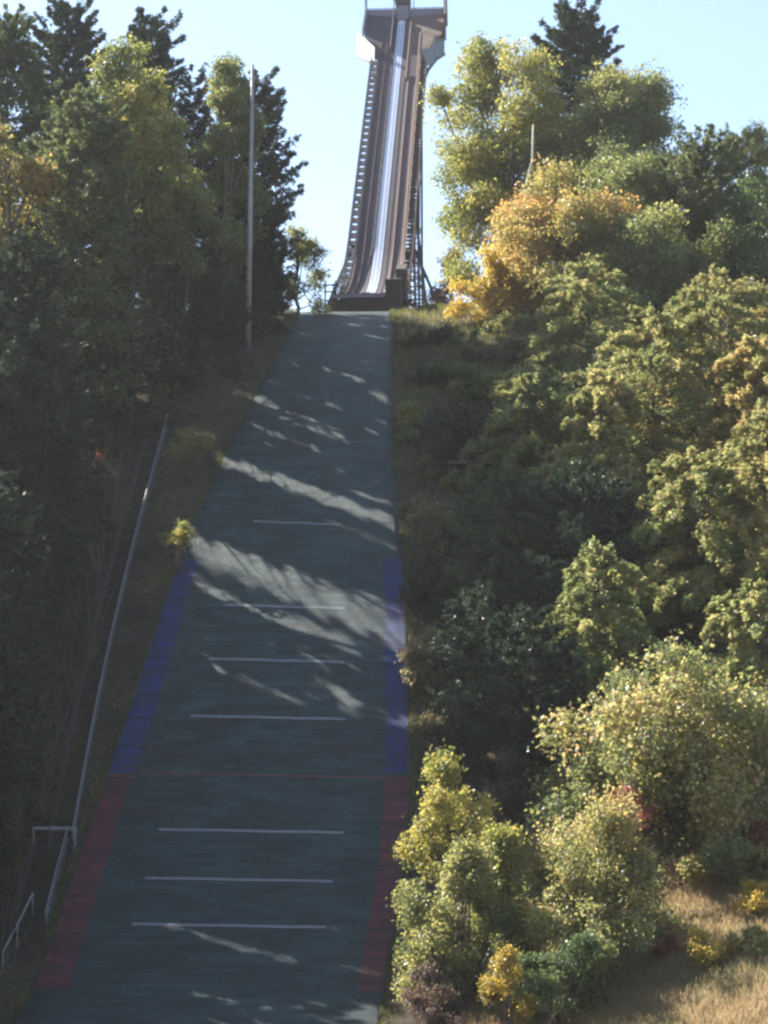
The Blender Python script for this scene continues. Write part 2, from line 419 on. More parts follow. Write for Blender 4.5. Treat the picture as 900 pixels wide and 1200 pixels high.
base_pt = T(20, 0, 57.0)
tower = empty('ski_jump_tower', base_pt)
tag(tower, 'tall brown ski jump inrun tower with flared start platform on the hilltop', 'ski jump tower')
S_TOP = 64.5
# decking of the inrun in lengthwise bands
mb = MB(); bed_strip_c(mb, 0, S_TOP, -2.15, 2.35, 0, .28); mb.build('inrun_deck', M_deck, tower)
for u0, u1 in ((-.78, -.52), (.50, .92)):
    bed_strip_c(MB(), .1, S_TOP-.2, u0, u1, .06, .05).build('dark_side_board', M_deck_dark, tower)
tr = bed_strip_c(MB(), -.15, S_TOP-1.2, -.44, .42, .10, .09).build('inrun_track', M_track, tower)
for u in (-.2, .16):
    bed_strip_c(MB(), 0, S_TOP-1.4, u-.035, u+.035, .112, .015).build('ski_groove', M_greybeam, tr)
for u, wd in ((-1.45, .10), (-2.10, .12), (1.35, .08), (2.28, .12)):
    bed_strip_c(MB(), .2, S_TOP-4, u-wd/2, u+wd/2, .24, .22).build('side_curb', M_rust if u < 0 else M_sunlit_tan, tower)
# side girders below the deck
for u in (-2.0, 2.2):
    g = MB()
    bed_strip_c(g, .8, S_TOP-1, u-.12, u+.12, -.30, .35)
    bed_strip_c(g, 6, S_TOP-1, u-.10, u+.10, -1.75, .22)
    for i, s in enumerate(np.arange(6, S_TOP-3, 2.0)):
        a, c = (s, s+2.0) if i % 2 else (s+2.0, s)
        g.beam(T(a, u, zb(a)-.5), T(c, u, zb(c)-1.85), .10, .10)
        g.beam(T(s, u, zb(s)-.5), T(s, u, zb(s)-1.85), .08, .08)
    g.build('side_girder', M_steel, tower)
cr = MB()
for s in np.arange(2, S_TOP-1, 2.5): cr.beam(T(s, -2.5, zb(s)-.42), T(s, 3.3, zb(s)-.42), .16, .24)
cr.build('floor_beams', M_steel, tower)
# railings: left walkway rail, right stair rails; every post is its own piece
def railing(u, s0, s1, step, hgt, mat, base=0.0, rails=(1.0, .55), pw=.09):
    top = MB()
    for f in rails:
        pts = [T(s, u, zb(s) + base + hgt*f) for s in np.linspace(s0, s1, 40)]
        for a, c in zip(pts[:-1], pts[1:]): top.beam(a, c, .07, .07)
    o = top.build('side_railing', mat, tower)
    first = None
    for s in np.arange(s0, s1+.01, step):
        p = T(s, u, zb(s) + base - .35)
        if first is None:
            q = MB(); q.beam(p, (p[0], p[1], p[2]+hgt+.35), pw, pw); first = q.build('railing_post', mat, o); fp = p
        else:
            d = first.copy(); COL.objects.link(d); d.parent = o; d.location = Vector(p) - Vector(fp)
    return o
wk = MB()
for s_ in np.arange(1.5, 55.5, 1.25): bed_strip_c(wk, s_, s_ + .78, -2.98, -2.2, -.10, .12)
for u in (-2.98, -2.22): bed_strip_c(wk, 1.5, 56, u-.09, u+.09, -.06, .34)
wk.build('walkway', M_steel, tower)
railing(-2.28, 1.5, 57, 1.9, .8, M_steel)
railing(-3.0, 1.5, 55, 1.9, 1.05, M_steel)
railing(2.55, 2.5, 54, 2.1, 1.0, M_sunlit_tan, pw=.11)
railing(3.30, 2.5, 54, 2.1, 1.05, M_rust, pw=.10)
st = MB()
for s in np.arange(2, 57.5, .62):
    st.hexa([T(s,2.45,zb(s)-.30), T(s,3.25,zb(s)-.30), T(s+.5,3.25,zb(s)-.30), T(s+.5,2.45,zb(s)-.30)],
            [T(s,2.45,zb(s)-.22), T(s,3.25,zb(s)-.22), T(s+.5,3.25,zb(s)-.22), T(s+.5,2.45,zb(s)-.22)])
for u in (2.42, 3.28): bed_strip_c(st, 1.8, 57.5, u-.05, u+.05, -.12, .36)
bed_strip_c(st, 26, 57, 2.5, 3.05, -.42, .08)
st.build('stairway', M_rust, tower)
# takeoff table: boarded dark front, small railed corner, snow-stained lip
lip = MB(); lip.hexa([T(-.2,-3.4,53.2), T(-.2,2.9,53.2), T(3.5,2.9,53.6), T(3.5,-3.4,53.6)], [T(-.2,-3.0,54.72), T(-.2,2.6,54.72), T(3.5,2.6,55.2), T(3.5,-3.0,55.2)])
lip.build('takeoff_front', M_darkwood, tower)
eg = MB(); eg.beam(T(-.32,-3.1,54.95), T(-.32,2.7,54.95), .16, .34); eg.build('takeoff_lip', M_greybeam, tower)
sb = MB()
for u in (-3.6, -2.7): sb.beam(T(.5,u,53.2), T(.5,u,56.6), .14, .14)
sb.beam(T(.5,-3.7,56.2), T(.5,-2.6,56.2), .08, .12); sb.beam(T(.5,-3.7,55.6), T(.5,-2.6,55.6), .08, .12); sb.beam(T(.5,-3.65,53.8), T(.5,-2.65,55.6), .08, .08)
sb.build('corner_rail', M_darkwood, tower)
sh = MB(); sh.hexa([T(-.5,1.75,53.0), T(-.5,3.15,53.0), T(2.6,3.15,54.0), T(2.6,2.45,54.0)], [T(-.5,1.75,56.4), T(-.5,3.05,56.4), T(2.6,3.05,57.3), T(2.6,2.45,57.3)])
sh.hexa([T(2.7,2.5,53.8), T(2.7,3.5,53.8), T(5,3.5,54.6), T(5,2.5,54.6)], [T(2.7,2.5,58.2), T(2.7,3.4,58.2), T(5,3.4,59.3), T(5,2.5,59.3)])
sh.build('stair_foot_booth', M_darkwood, tower)
# support bents
def bent(s, half_top, half_bot, zsplit=None, wid=.26, n_lv=3, splay=0):
    zt = zb(s) - 1.9
    for sg in (-1, 1):
        cx = .2
        g = MB()
        xt = cx + sg*half_top
        def foot(u): 
            p = T(s, u, 0); return gz(p[0], p[1]) - .3
        if zsplit is None:
            g.beam(T(s, xt, zt), T(s, cx + sg*half_bot, foot(cx + sg*half_bot)), wid, wid)
        else:
            g.beam(T(s, xt, zt), T(s, xt, zsplit), wid, wid)
            g.beam(T(s, xt, zsplit+.1), T(s, cx + sg*half_bot, foot(cx + sg*half_bot)), wid*1.1, wid*1.1)
        g.build('support_leg', M_steel, tower)
    br = MB(); z0 = gz(*T(s, 0, 0)[:2]) + 1.0
    zs = np.linspace(z0, zt - .3, n_lv + 1)
    def half(z):
        if zsplit is None: t = (z - z0)/(zt - z0); return half_bot + (half_top-half_bot)*t
        return half_top if z > zsplit else half_bot + (half_top-half_bot)*(z - z0)/(zsplit - z0)
    for i in range(n_lv):
        a, c = zs[i], zs[i+1]
        br.beam(T(s, .2-half(a), a), T(s, .2+half(c), c), .10, .10); br.beam(T(s, .2+half(a), a), T(s, .2-half(c), c), .10, .10)
        br.beam(T(s, .2-half(c), c), T(s, .2+half(c), c), .14, .14)
    br.build('cross_brace', M_rust, tower)
bent(6.5, 2.4, 3.2, n_lv=1)
bent(13, 2.6, 4.6, n_lv=2)
bent(22, 2.9, 6.6, zsplit=66.0, n_lv=3)
bent(31, 2.95, 4.4, zsplit=70.5, n_lv=5)
bent(42, 2.1, 2.5, zsplit=72, n_lv=6)
bent(53, 2.1, 2.5, zsplit=72, n_lv=7)
bent(63, 2.1, 2.5, zsplit=74, n_lv=8)
# ladder-like braced column on the right, front of the tall bents
col = MB()
for u, s in ((3.35, 30.2), (2.55, 30.2)): col.beam(T(s, u, 66.2), T(s, u, zb(30.2)-.5), .15, .15)
for z in np.arange(66.6, zb(30.2)-1, 1.0): col.beam(T(30.2, 2.55, z), T(30.2, 3.35, z), .08, .10)
col.build('braced_column', M_steel, tower)
lng = MB()
for u in (-2.1, 2.2):
    for (a, c) in ((22, 31), (31, 42), (42, 53), (53, 63)):
        lng.beam(T(a, u, zb(a)-2.2), T(c, u, zb(a)-2.2), .14, .14); lng.beam(T(a, u, zb(a)-2.2), T(c, u, 60), .10, .10); lng.beam(T(c, u, zb(a)-2.2), T(a, u, 60), .10, .10)
lng.build('side_brace', M_rust, tower)
# start platform: funnel-shaped boarded floor, top beam, hut, parapets, flared wall sheets
def plate(pts, thick):      # (s,u,dz) on the deck
    return MB().prism([T(s, u, zb(s)+dz) for s, u, dz in pts], (0, 0, -thick))
plate([(54.6, -2.16, .0), (59.6, -4.15, .35), (S_TOP, -4.15, .35), (S_TOP, -.84, .05), (54.6, -.84, .0)], .35).build('start_floor', M_deck_dark, tower)
plate([(54.6, .98, .0), (S_TOP, .98, .05), (S_TOP, 5.0, .35), (60.4, 5.0, .35), (54.6, 2.36, .0)], .35).build('start_floor', solid('brown_start_boards', (.115,.080,.068), .8, .3, 3, stretch=(5, .4, 1)), tower)
zt = zb(S_TOP)
tb = MB(); tb.beam(T(S_TOP+.2, -4.3, zt+.55), T(S_TOP+.2, 5.1, zt+.55), .4, .95); tb.build('top_beam', M_greybeam, tower)
rr = MB()
for z in (1.25,): rr.beam(T(S_TOP+.3, -4.2, zt+z), T(S_TOP+.3, 5.0, zt+z), .07, .07)
for u in np.arange(-4.2, 5.01, 1.15): rr.beam(T(S_TOP+.3, u, zt+.9), T(S_TOP+.3, u, zt+1.25), .06, .06)
rr.build('top_rail', M_steel, tower)
hut = MB(); hz = zt + .75
hut.hexa([T(S_TOP-.5, -.65, hz-1.2), T(S_TOP-.5, .75, hz-1.2), T(S_TOP+.9, .75, hz-1.2), T(S_TOP+.9, -.65, hz-1.2)], [T(S_TOP-.5, -.65, hz+.55), T(S_TOP-.5, .75, hz+.55), T(S_TOP+.9, .75, hz+.55), T(S_TOP+.9, -.65, hz+.55)])
hut = hut.build('start_hut', M_greybeam, tower)
rf = MB(); rf.hexa([T(S_TOP-.6,-.75,hz+.56), T(S_TOP-.6,.85,hz+.56), T(S_TOP+1,.85,hz+.56), T(S_TOP+1,-.75,hz+.56)], [T(S_TOP-.75,-.92,hz+1.25), T(S_TOP-.75,1.02,hz+1.25), T(S_TOP+1.15,1.02,hz+1.25), T(S_TOP+1.15,-.92,hz+1.25)])
rf.build('roof', M_steel, hut)
for u in (-1.0, 1.35):
    MB().tube([T(S_TOP+.1, u, zt-1.0), T(S_TOP+.1, u, zt+4.6)], [.075, .055], 6).build('antenna', M_greybeam, tower)
bd = MB(); bd.hexa([T(S_TOP-2.2,-.3,zb(S_TOP-2.2)+.1), T(S_TOP-2.2,.3,zb(S_TOP-2.2)+.1), T(S_TOP-1.6,.3,zb(S_TOP-1.6)+.1), T(S_TOP-1.6,-.3,zb(S_TOP-1.6)+.1)], [T(S_TOP-2.2,-.3,zb(S_TOP-2.2)+.75), T(S_TOP-2.2,.3,zb(S_TOP-2.2)+.75), T(S_TOP-1.6,.3,zb(S_TOP-1.6)+.45), T(S_TOP-1.6,-.3,zb(S_TOP-1.6)+.45)])
bd.build('start_bar', M_track, tower)
gt = MB()
gt.beam(T(56, -1.0, zb(56)+.5), T(S_TOP, -1.0, zt+.5), .08, .85); gt.build('lane_board', M_greybeam, tower)
gt = MB()
gt.beam(T(50, 1.1, zb(50)+.3), T(S_TOP-2, 1.1, zb(S_TOP-2)+.3), .10, .42); gt.build('lane_board', M_sunlit_tan, tower)
pw_ = MB(); pw_.hexa([T(51.0,1.45,zb(51)+.03), T(51.0,2.2,zb(51)+.03), T(55.5,2.2,zb(55.5)+.03), T(55.5,1.45,zb(55.5)+.03)], [T(51.0,1.45,zb(51)+.10), T(51.0,2.2,zb(51)+.10), T(55.5,2.2,zb(55.5)+.10), T(55.5,1.45,zb(55.5)+.10)])
pw_.build('sunlit_floor_patch', M_sunlit_tan, tower)  # tan slab gives this stretch of floor its sunlit tone
# left parapet (grey) and corner posts that rise above the beam
def wall_quad(a, b_, t, name, mat):
    """vertical wall between plan points a and b: each (s,u,zlow,zhigh)"""
    d = Vector(T(b_[0], b_[1], 0)) - Vector(T(a[0], a[1], 0)); nrm = Vector((d.y, -d.x, 0)).normalized() * t
    return MB().prism([T(a[0], a[1], a[2]), T(b_[0], b_[1], b_[2]), T(b_[0], b_[1], b_[3]), T(a[0], a[1], a[3])], nrm).build(name, mat, tower)
wall_quad((60.0, -4.45, zb(60)-.1, zb(60)+1.3), (S_TOP+.4, -4.3, zt-.6, zt+2.6), .15, 'parapet', solid('grey_parapet', (.24,.28,.30), .6, .2, 3))
wall_quad((58.6, 5.35, zb(58.6)+.2, zb(58.6)+3.4), (S_TOP+.4, 5.15, zt-1.4, zt+2.9), -.3, 'parapet', M_rust)
MB().beam(T(58.5, 5.2, zb(58.5)+.3), T(63.8, 5.0, zt+2.0), .12, .35).build('parapet_cap', M_sunlit_tan, tower)
for u in (-4.4, 5.2):
    MB().tube([T(S_TOP+.5, u, zt-1), T(S_TOP+.5, u, zt+4.2)], [.16, .05], 6).build('corner_post', M_steel, tower)
wall_quad((54.8, -2.75, 97.3, 99.0), (59.4, -5.0, 99.7, 102.7), .12, 'flared_sheet', M_sheet_l)['label'] = 'sheet on the left flare with sun glare in its pale colour'
a0, a1, a2 = (54.6, 2.95), (57.3, 4.0), (60.0, 5.1)
for p, q, zl in ((a0, a1, (96.4, 98.4, 98.0, 99.9)), (a1, a2, (98.5, 100.9, 100.0, 102.5))):
    f_ = .04
    p_ = (p[0] + (q[0]-p[0])*f_, p[1] + (q[1]-p[1])*f_)
    wall_quad((p_[0], p_[1], zl[0], zl[1] + .3), (q[0], q[1], zl[2], zl[3]), -.12, 'flared_sheet', M_sheet_r)['label'] = 'grey green sheet on the right flare with shade in its dark colour'
for sg, pts in ((1, [(60.2, 5.1, 100.1), (58.2, 4.2, 98.7), (56.2, 3.4, 96.8), (54, 2.8, 94.3), (51.5, 2.7, 91.4)]), (-1, [(59.6, -5.0, 99.7), (57.5, -4.0, 98.6), (55, -2.9, 97.0), (52.5, -2.6, 94.6)])):
    kb = MB()
    for a, c in zip(pts[:-1], pts[1:]): kb.beam(T(*a), T(*c), .2, .3)
    for a in pts[1:-1]: kb.beam(T(*a), T(a[0]+.4, a[1] - sg*.9, a[2]+.9), .12, .12)
    kb.build('flare_bracket', M_steel, tower)

# ------------------------------------------------------------------ light pole, hillside staircase, stand
P = pix(291, 372, 187); pz = gz(P[0], P[1]); Pt = pix(296, 76, 187)
pole = empty('utility_pole', (P[0], P[1], pz))
tag(pole, 'tall slim pale grey pole rising among the left trees near the takeoff', 'pole')
M_pole = solid('pale_grey_pole', (.27,.26,.28), .5, .2, 1, metal=.2)
MB().tube([(P[0], P[1], pz-.3), ((P[0]+Pt[0])/2, P[1], (pz+Pt[2])/2), (Pt[0], P[1], Pt[2])], [.22, .19, .13], 8).build('shaft', M_pole, pole, True)
MB().tube([(P[0], P[1], pz-.2), (P[0], P[1], pz+.45)], [.42, .36], 8).build('base', M_steel, pole)

def stair_pt(x, y, lift=0.0):
    """point on the left hillside seen at x, y"""
    lo, hi = 80.0, 204.0
    for _ in range(40):
        m_ = (lo+hi)/2; p = pix(x, y, m_)
        if p[2] > gz(p[0], p[1]): lo = m_
        else: hi = m_
    return pix(x, y, (lo+hi)/2)
M_galv = solid('galvanised_rail', (.25,.27,.29), .5, .3, 3, metal=.2)
M_step = solid('weathered_step', (.045,.040,.038), .85, .3, 5)
up0, up1 = stair_pt(84, 1003), stair_pt(196, 505)
stairs = empty('hillside_staircase', tuple(up0))
tag(stairs, 'long narrow wooden staircase with pale handrails climbing the slope left of the landing mats', 'staircase')
def flight(pts, width, n_steps, side):
    """pts: ground points along the right-hand stringer, going up"""
    P_ = np.array(pts); seg = np.concatenate([[0], np.cumsum(np.linalg.norm(np.diff(P_, axis=0), axis=1))])
    def at(t): return np.array([np.interp(t*seg[-1], seg, P_[:, k]) for k in range(3)])
    for off in (0, -width):
        g = MB(); q = [at(t) + np.array([off, 0, .25]) for t in np.linspace(0, 1, 14)]
        for a, c in zip(q[:-1], q[1:]): g.beam(a, c, .08, .28)
        g.build('stringer', M_step, stairs)
    for i in range(n_steps):
        t = (i + .5)/n_steps; p = at(t)
        MB().hexa([p+(-width+.05, -.14, .30), p+(-.05, -.14, .30), p+(-.05, .14, .30), p+(-width+.05, .14, .30)],
                  [p+(-width+.05, -.14, .36), p+(-.05, -.14, .36), p+(-.05, .14, .36), p+(-width+.05, .14, .36)]).build('tread', M_step, stairs)
    for off in (side):
        g = MB(); q = [at(t) + np.array([off, 0, 1.25]) for t in np.linspace(0, 1, 20)]
        g.tube(q, (.032 if off == 0 else .025), 6)
        q2 = [a + np.array([.02, 0, -.42]) for a in q]; g.tube(q2, .022, 6)
        hr = g.build('handrail', M_galv if off == 0 else M_step, stairs)
        for t in np.linspace(0, 1, 12):
            p = at(t) + np.array([off, 0, 0]); MB().tube([p + (0, 0, .1), p + (0, 0, 1.24)], .028, 5).build('post', M_step, hr)
mid = [stair_pt(84 + (196-84)*t - 8*math.sin(math.pi*t), 1003 + (505-1003)*t) for t in np.linspace(0, 1, 9)]
flight(mid, 1.25, 58, (0.0, -1.25))
lo_pts = [stair_pt(52, 1108), stair_pt(66, 1050), stair_pt(78, 1006)]
for p in lo_pts: p[2] += .25
flight(lo_pts, 1.7, 30, (0.0, -1.7))
b0 = stair_pt(60, 1002)
g = MB(); g.hexa([b0+(-1.1,-.6,.3), b0+(1.15,-.6,.3), b0+(1.15,.9,.3), b0+(-1.1,.9,.3)], [b0+(-1.1,-.6,.42), b0+(1.15,-.6,.42), b0+(1.15,.9,.42), b0+(-1.1,.9,.42)]); g.build('landing', M_step, stairs)
g = MB(); g.beam(b0+(-1.15, .9, 1.45), b0+(1.2, .9, 1.45), .12, .16)
for dx in (-1.1, 1.15): g.beam(b0+(dx, .9, .2), b0+(dx, .9, 1.45), .09, .09)
g.build('cross_rail', M_galv, stairs)
q = [stair_pt(38, 1075)+(0, 0, 1.2), stair_pt(20, 1110)+(0, 0, 1.1), stair_pt(3, 1140)+(0, 0, 1.0)]
g = MB(); g.tube(q, .045, 6); g = g.build('handrail', M_galv, stairs)
for p in q: MB().tube([p - np.array([0, 0, 1.2]), p], .035, 5).build('post', M_galv, g)

# small dark stand beside the right edge
S0 = stair_pt(543, 560); sx, sy = S0[0] + .3, S0[1]; sz = gz(sx, sy)
stand = empty('judges_stand', (sx, sy, sz))
tag(stand, 'small dark wooden stand with a pale ledge half hidden beside the right pines', 'stand')
def bx(x0, x1, y0, y1, z0, z1): return MB().hexa([(sx+x0, sy+y0, sz+z0), (sx+x1, sy+y0, sz+z0), (sx+x1, sy+y1, sz+z0), (sx+x0, sy+y1, sz+z0)], [(sx+x0, sy+y0, sz+z1), (sx+x1, sy+y0, sz+z1), (sx+x1, sy+y1, sz+z1), (sx+x0, sy+y1, sz+z1)])
bx(-1.4, 1.6, .3, 2.6, 1.1, 1.25).build('deck', M_darkwood, stand)
bx(-1.4, 1.6, .22, .30, 1.05, 1.27).build('ledge', solid('grey_ledge', (.20,.18,.18), .8, .2, 3), stand)
bx(-1.3, 1.5, 2.3, 2.45, 1.25, 3.6).build('wall', M_darkwood, stand)
for x_, s_ in ((-1.3, 1), (1.4, 1)): bx(x_, x_+.12, .5, 2.3, 1.25, 3.5).build('wall', M_darkwood, stand)
bx(-1.6, 1.8, .1, 2.7, 3.6, 3.75).build('roof', M_darkwood, stand)
for x_ in (-1.35, 1.45):
    for y_ in (.35, 2.4): bx(x_, x_+.14, y_, y_+.14, -1.6, 1.1).build('leg', M_darkwood, stand)

# ------------------------------------------------------------------ foliage
# sunlight slots: where the photograph shows the sun reaching the mats, the crowns to the left have gaps
DH = -SUN[:2] / np.linalg.norm(SUN[:2]); PH = np.array([-DH[1], DH[0]]); TE = math.tan(SUN_EL)
SLOTS = []
def slot(x, y, length, half): 
    p = on_slope(x, y); q = p + np.array([DH[0], DH[1], 0])*length
    zq = float(prof(sloc(q[0], q[1])))
    SLOTS.append((p, length, half, (zq - p[2])/length))
slot(318, 402, 5, .40); slot(403, 421, 5, .75); slot(271, 456, 4.5, .65); slot(345, 462, 6, .55); slot(425, 392, 3, .4); slot(436, 462, 2, .5); slot(438, 492, 2, .5); slot(300, 440, 3, .35)
slot(310, 482, 8, .42); slot(252, 536, 17, .80); slot(385, 612, 9, .6); slot(222, 640, 19, 1.6); slot(232, 685, 13, 1.0); slot(300, 500, 6, .35); slot(365, 520, 7, .35); slot(340, 388, 4, .35); slot(300, 590, 9, .35); slot(415, 690, 5, .4); slot(330, 560, 6, .3); slot(380, 432, 4, .4); slot(300, 470, 8, .45); slot(420, 500, 2, .4); slot(405, 575, 4, .35)
slot(340, 668, 12, .42); slot(252, 782, 7, .42); slot(196, 1083, 4.5, .6); slot(255, 1100, 5, .6); slot(390, 1128, 3, .5); slot(205, 612, 2, .7); slot(225, 505, 2.5, .8)
def lit(C):
    """True for points that stand in one of the sunlight slots"""
    bad = np.zeros(len(C), bool)
    for p, L_, half, m_ in SLOTS:
        d = C[:, :2] - p[:2]; al = d @ DH; pe = d @ PH
        t = (C[:, 2] - p[2] - m_*al) / (TE + m_)
        land = al + t
        edge = half * (1 + .25*np.sin(land*2.1 + p[0])) + rng.normal(0, .20, len(C))
        bad |= (np.abs(pe) < edge) & (land > -.3) & (land < L_) & (t > .5)
    return bad
def ray_clear(C, targets):
    bad = np.zeros(len(C), bool)
    for p, r_ in targets:
        d = C - p; t = d @ SUN; pe = np.linalg.norm(d - np.outer(t, SUN), axis=1)
        bad |= (pe < r_ + rng.normal(0, .15, len(C))) & (t > 1)
    return bad
TARGETS = []

def unit(v): return v / np.maximum(np.linalg.norm(v, axis=-1, keepdims=True), 1e-6)
def quads(C, N, size, aspect=1.0, tdir=None):
    n_ = len(C); N = unit(N)
    if tdir is None: tdir = rng.normal(size=(n_, 3))
    Tn = unit(tdir - (tdir*N).sum(1, keepdims=True)*N); B = np.cross(N, Tn)
    a = (Tn * (size*aspect/2)[:, None]); b_ = B * (size/2)[:, None]
    return np.stack([C - a, C - .12*a + b_, C + a, C - .12*a - b_], 1)

def curve(p, q, sag, n_=6, wob=.0):
    p = np.array(p, float); q = np.array(q, float); t = np.linspace(0, 1, n_)[:, None]
    c = p + (q-p)*t; c[:, 2] += sag*np.sin(np.pi*t[:, 0])
    if wob: c[1:-1] += rng.normal(0, wob, (n_-2, 3))
    return c

_sx = np.array([lo_pts[0], lo_pts[1]] + [m_ for m_ in mid]); _sx = _sx[np.argsort(_sx[:, 1])]
def STAIR_X(y): return np.interp(y, _sx[:, 1], _sx[:, 0]) - .7
def finish(root, trunk, tmat, C, N, size, asp, tint, mat, tdir=None, carve=True):
    if carve and root.location.x < 2 and 'yellow green shrub' not in root['label']:
        k = ~lit(C)
        k &= ~((C[:, 1] < 172) & (C[:, 1] > 100) & (C[:, 0] > STAIR_X(C[:, 1]) - 1.3) & (C[:, 0] < STAIR_X(C[:, 1]) + 3.5) & (C[:, 2] > ground(C[:, 0], C[:, 1]) + .5))
        if TARGETS: k &= ~ray_clear(C, TARGETS)
        C, N, size, tint = C[k], N[k], size[k], tint[k]
        if tdir is not None: tdir = tdir[k]
    trunk.build('trunk', tmat, root, True)
    quad_mesh('crown', quads(C, N, size, asp, tdir), mat, tint, root)

SEEDS = {'pale thin leafed poplar at the right frame edge': 3}
def broad(name, label, cat, x, ytop, ybot, wpx, D, mat, leaves=9000, lobes=26, leaf=.30, tint=(.5, .28), grad=0.0, group=None, tmat=None, dx_base=0, depth=1.0, open_=.5, base=None, stems=1):
    """leafy tree or shrub: the crown spans ytop..ybot and wpx of the photograph at distance D, the trunk goes to the ground"""
    global rng; rng = np.random.default_rng(zlib.crc32((label + str(int(x)) + str(int(ytop))).encode()) + SEEDS.get(label, 0))
    top = pix(x, ytop, D); bot = pix(x, ybot, D); sc = np.linalg.norm(top)/F_PX
    cx = (top[0]+bot[0])/2; rx = wpx*sc/2; h = (top[2]-bot[2])
    bx_, by_ = cx + dx_base*sc, D
    z0 = gz(bx_, by_)
    root = empty(name, (bx_, by_, z0)); tag(root, label, cat, group)
    zc = (top[2]+max(bot[2], z0+.1))/2; rz = max(.4, (top[2]-max(bot[2], z0+.1))/2); ry = rx*depth
    leaves = int(leaves*3.0); leaf *= .80
    # lobes
    ctr = np.array([cx, D, zc])
    nm = max(4, int(lobes/3.4))
    zz_ = np.linspace(-.85, .85, nm) + rng.normal(0, .10, nm); ga = 2.4*np.arange(nm) + rng.uniform(0, 6.28) + rng.normal(0, .3, nm)
    md = unit(np.stack([np.cos(ga)*np.sqrt(np.clip(1-zz_**2, .05, 1)), np.sin(ga)*np.sqrt(np.clip(1-zz_**2, .05, 1)), zz_], 1)); mr = rng.uniform(.40, .80, nm); mr[nm//2] = .12
    if lobes > 8: md[-1] = (rng.normal(0, .2), rng.normal(0, .2), 1); mr[-1] = .66
    ms = rng.uniform(.18, .46, nm); ms[nm//2] = .5
    MC = md * mr[:, None]
    mi = np.concatenate([np.arange(nm), rng.integers(0, nm, max(0, lobes*2-nm))]); lobes = len(mi)
    sd = unit(rng.normal(size=(lobes, 3)) + .5*MC[mi]); Lr = rng.uniform(.10, .21, lobes)
    lob = MC[mi] + sd * (ms[mi]*rng.uniform(.55, 1.08, lobes))[:, None]
    lob[:, 0] *= 1 - .12*np.clip(lob[:, 2], 0, 1)
    lo_, hi_ = lob.min(0), lob.max(0); lob = ((lob - lo_)/(hi_ - lo_)*2 - 1)*np.array([.92, .92, .90])
    LC = ctr + lob * np.array([rx, ry, rz])
    LR = Lr * min(rx, rz*1.1) * 1.5
    tr = MB(); tr_top = ctr + np.array([0, 0, rz*.55])
    r0 = max(.05, .016*(top[2]-z0) + .02*rx)
    if stems == 1:
        tr.tube(curve((bx_, by_, z0-.3), tr_top, 0, 7, .12*min(1, rx/3)), list(np.linspace(r0, r0*.25, 7)), 7)
    for i in range(lobes):
        sp = np.array([bx_, by_, z0]) + (tr_top - np.array([bx_, by_, z0]))*rng.uniform(.25, .75) if stems == 1 else np.array([bx_+rng.normal(0, .12*rx), by_+rng.normal(0, .12*rx), gz(bx_, by_)-.1])
        if stems == 1 and sp[2] > LC[i, 2]: sp[2] = (z0 + LC[i, 2])/2 if LC[i, 2] > z0 + 1 else sp[2]
        if i % 3 == 0 or (stems > 1 and i % 2 and mat != 'under'): tr.tube(curve(sp, LC[i], .05*rx, 5, .05*rx), list(np.linspace(r0*.42, r0*.10, 5)), 5)
    # twigs then leaves
    wgt = LR**2; wgt /= wgt.sum()
    per = 11; nt_ = max(20, leaves//per)
    li = rng.choice(lobes, nt_, p=wgt)
    td = unit(rng.normal(size=(nt_, 3))); tr_ = rng.uniform(0, 1, nt_)**.42
    TW = LC[li] + td * (LR[li]*tr_)[:, None] * np.array([1.1, 1.1, .85])
    stray = rng.uniform(0, 1, nt_) < .15; TW[stray] += td[stray]*(LR[li][stray]*rng.uniform(.1, .55, stray.sum()))[:, None]
    ttint = rng.normal(tint[0], tint[1], nt_) + grad*((TW[:, 2]-zc)/rz) + (rng.normal(0, .20, nm)[mi] + rng.normal(0, .12, lobes))[li]
    C = np.repeat(TW, per, 0) + rng.normal(0, 1, (nt_*per, 3)) * (leaf*1.25)
    N = np.repeat(td, per, 0)*.5 + rng.normal(0, .75, (nt_*per, 3)) + np.array([0, 0, .45])
    size = leaf * rng.uniform(.55, 1.25, nt_*per)
    tt = np.clip(np.repeat(ttint, per) + rng.normal(0, .10, nt_*per), 0, 1)
    k = C[:, 2] > z0 + .02
    C, N, size, tt = C[k], N[k], size[k], tt[k]
    finish(root, tr, tmat or bark, C, N, size, 1.25, tt, LM[mat])
    return root

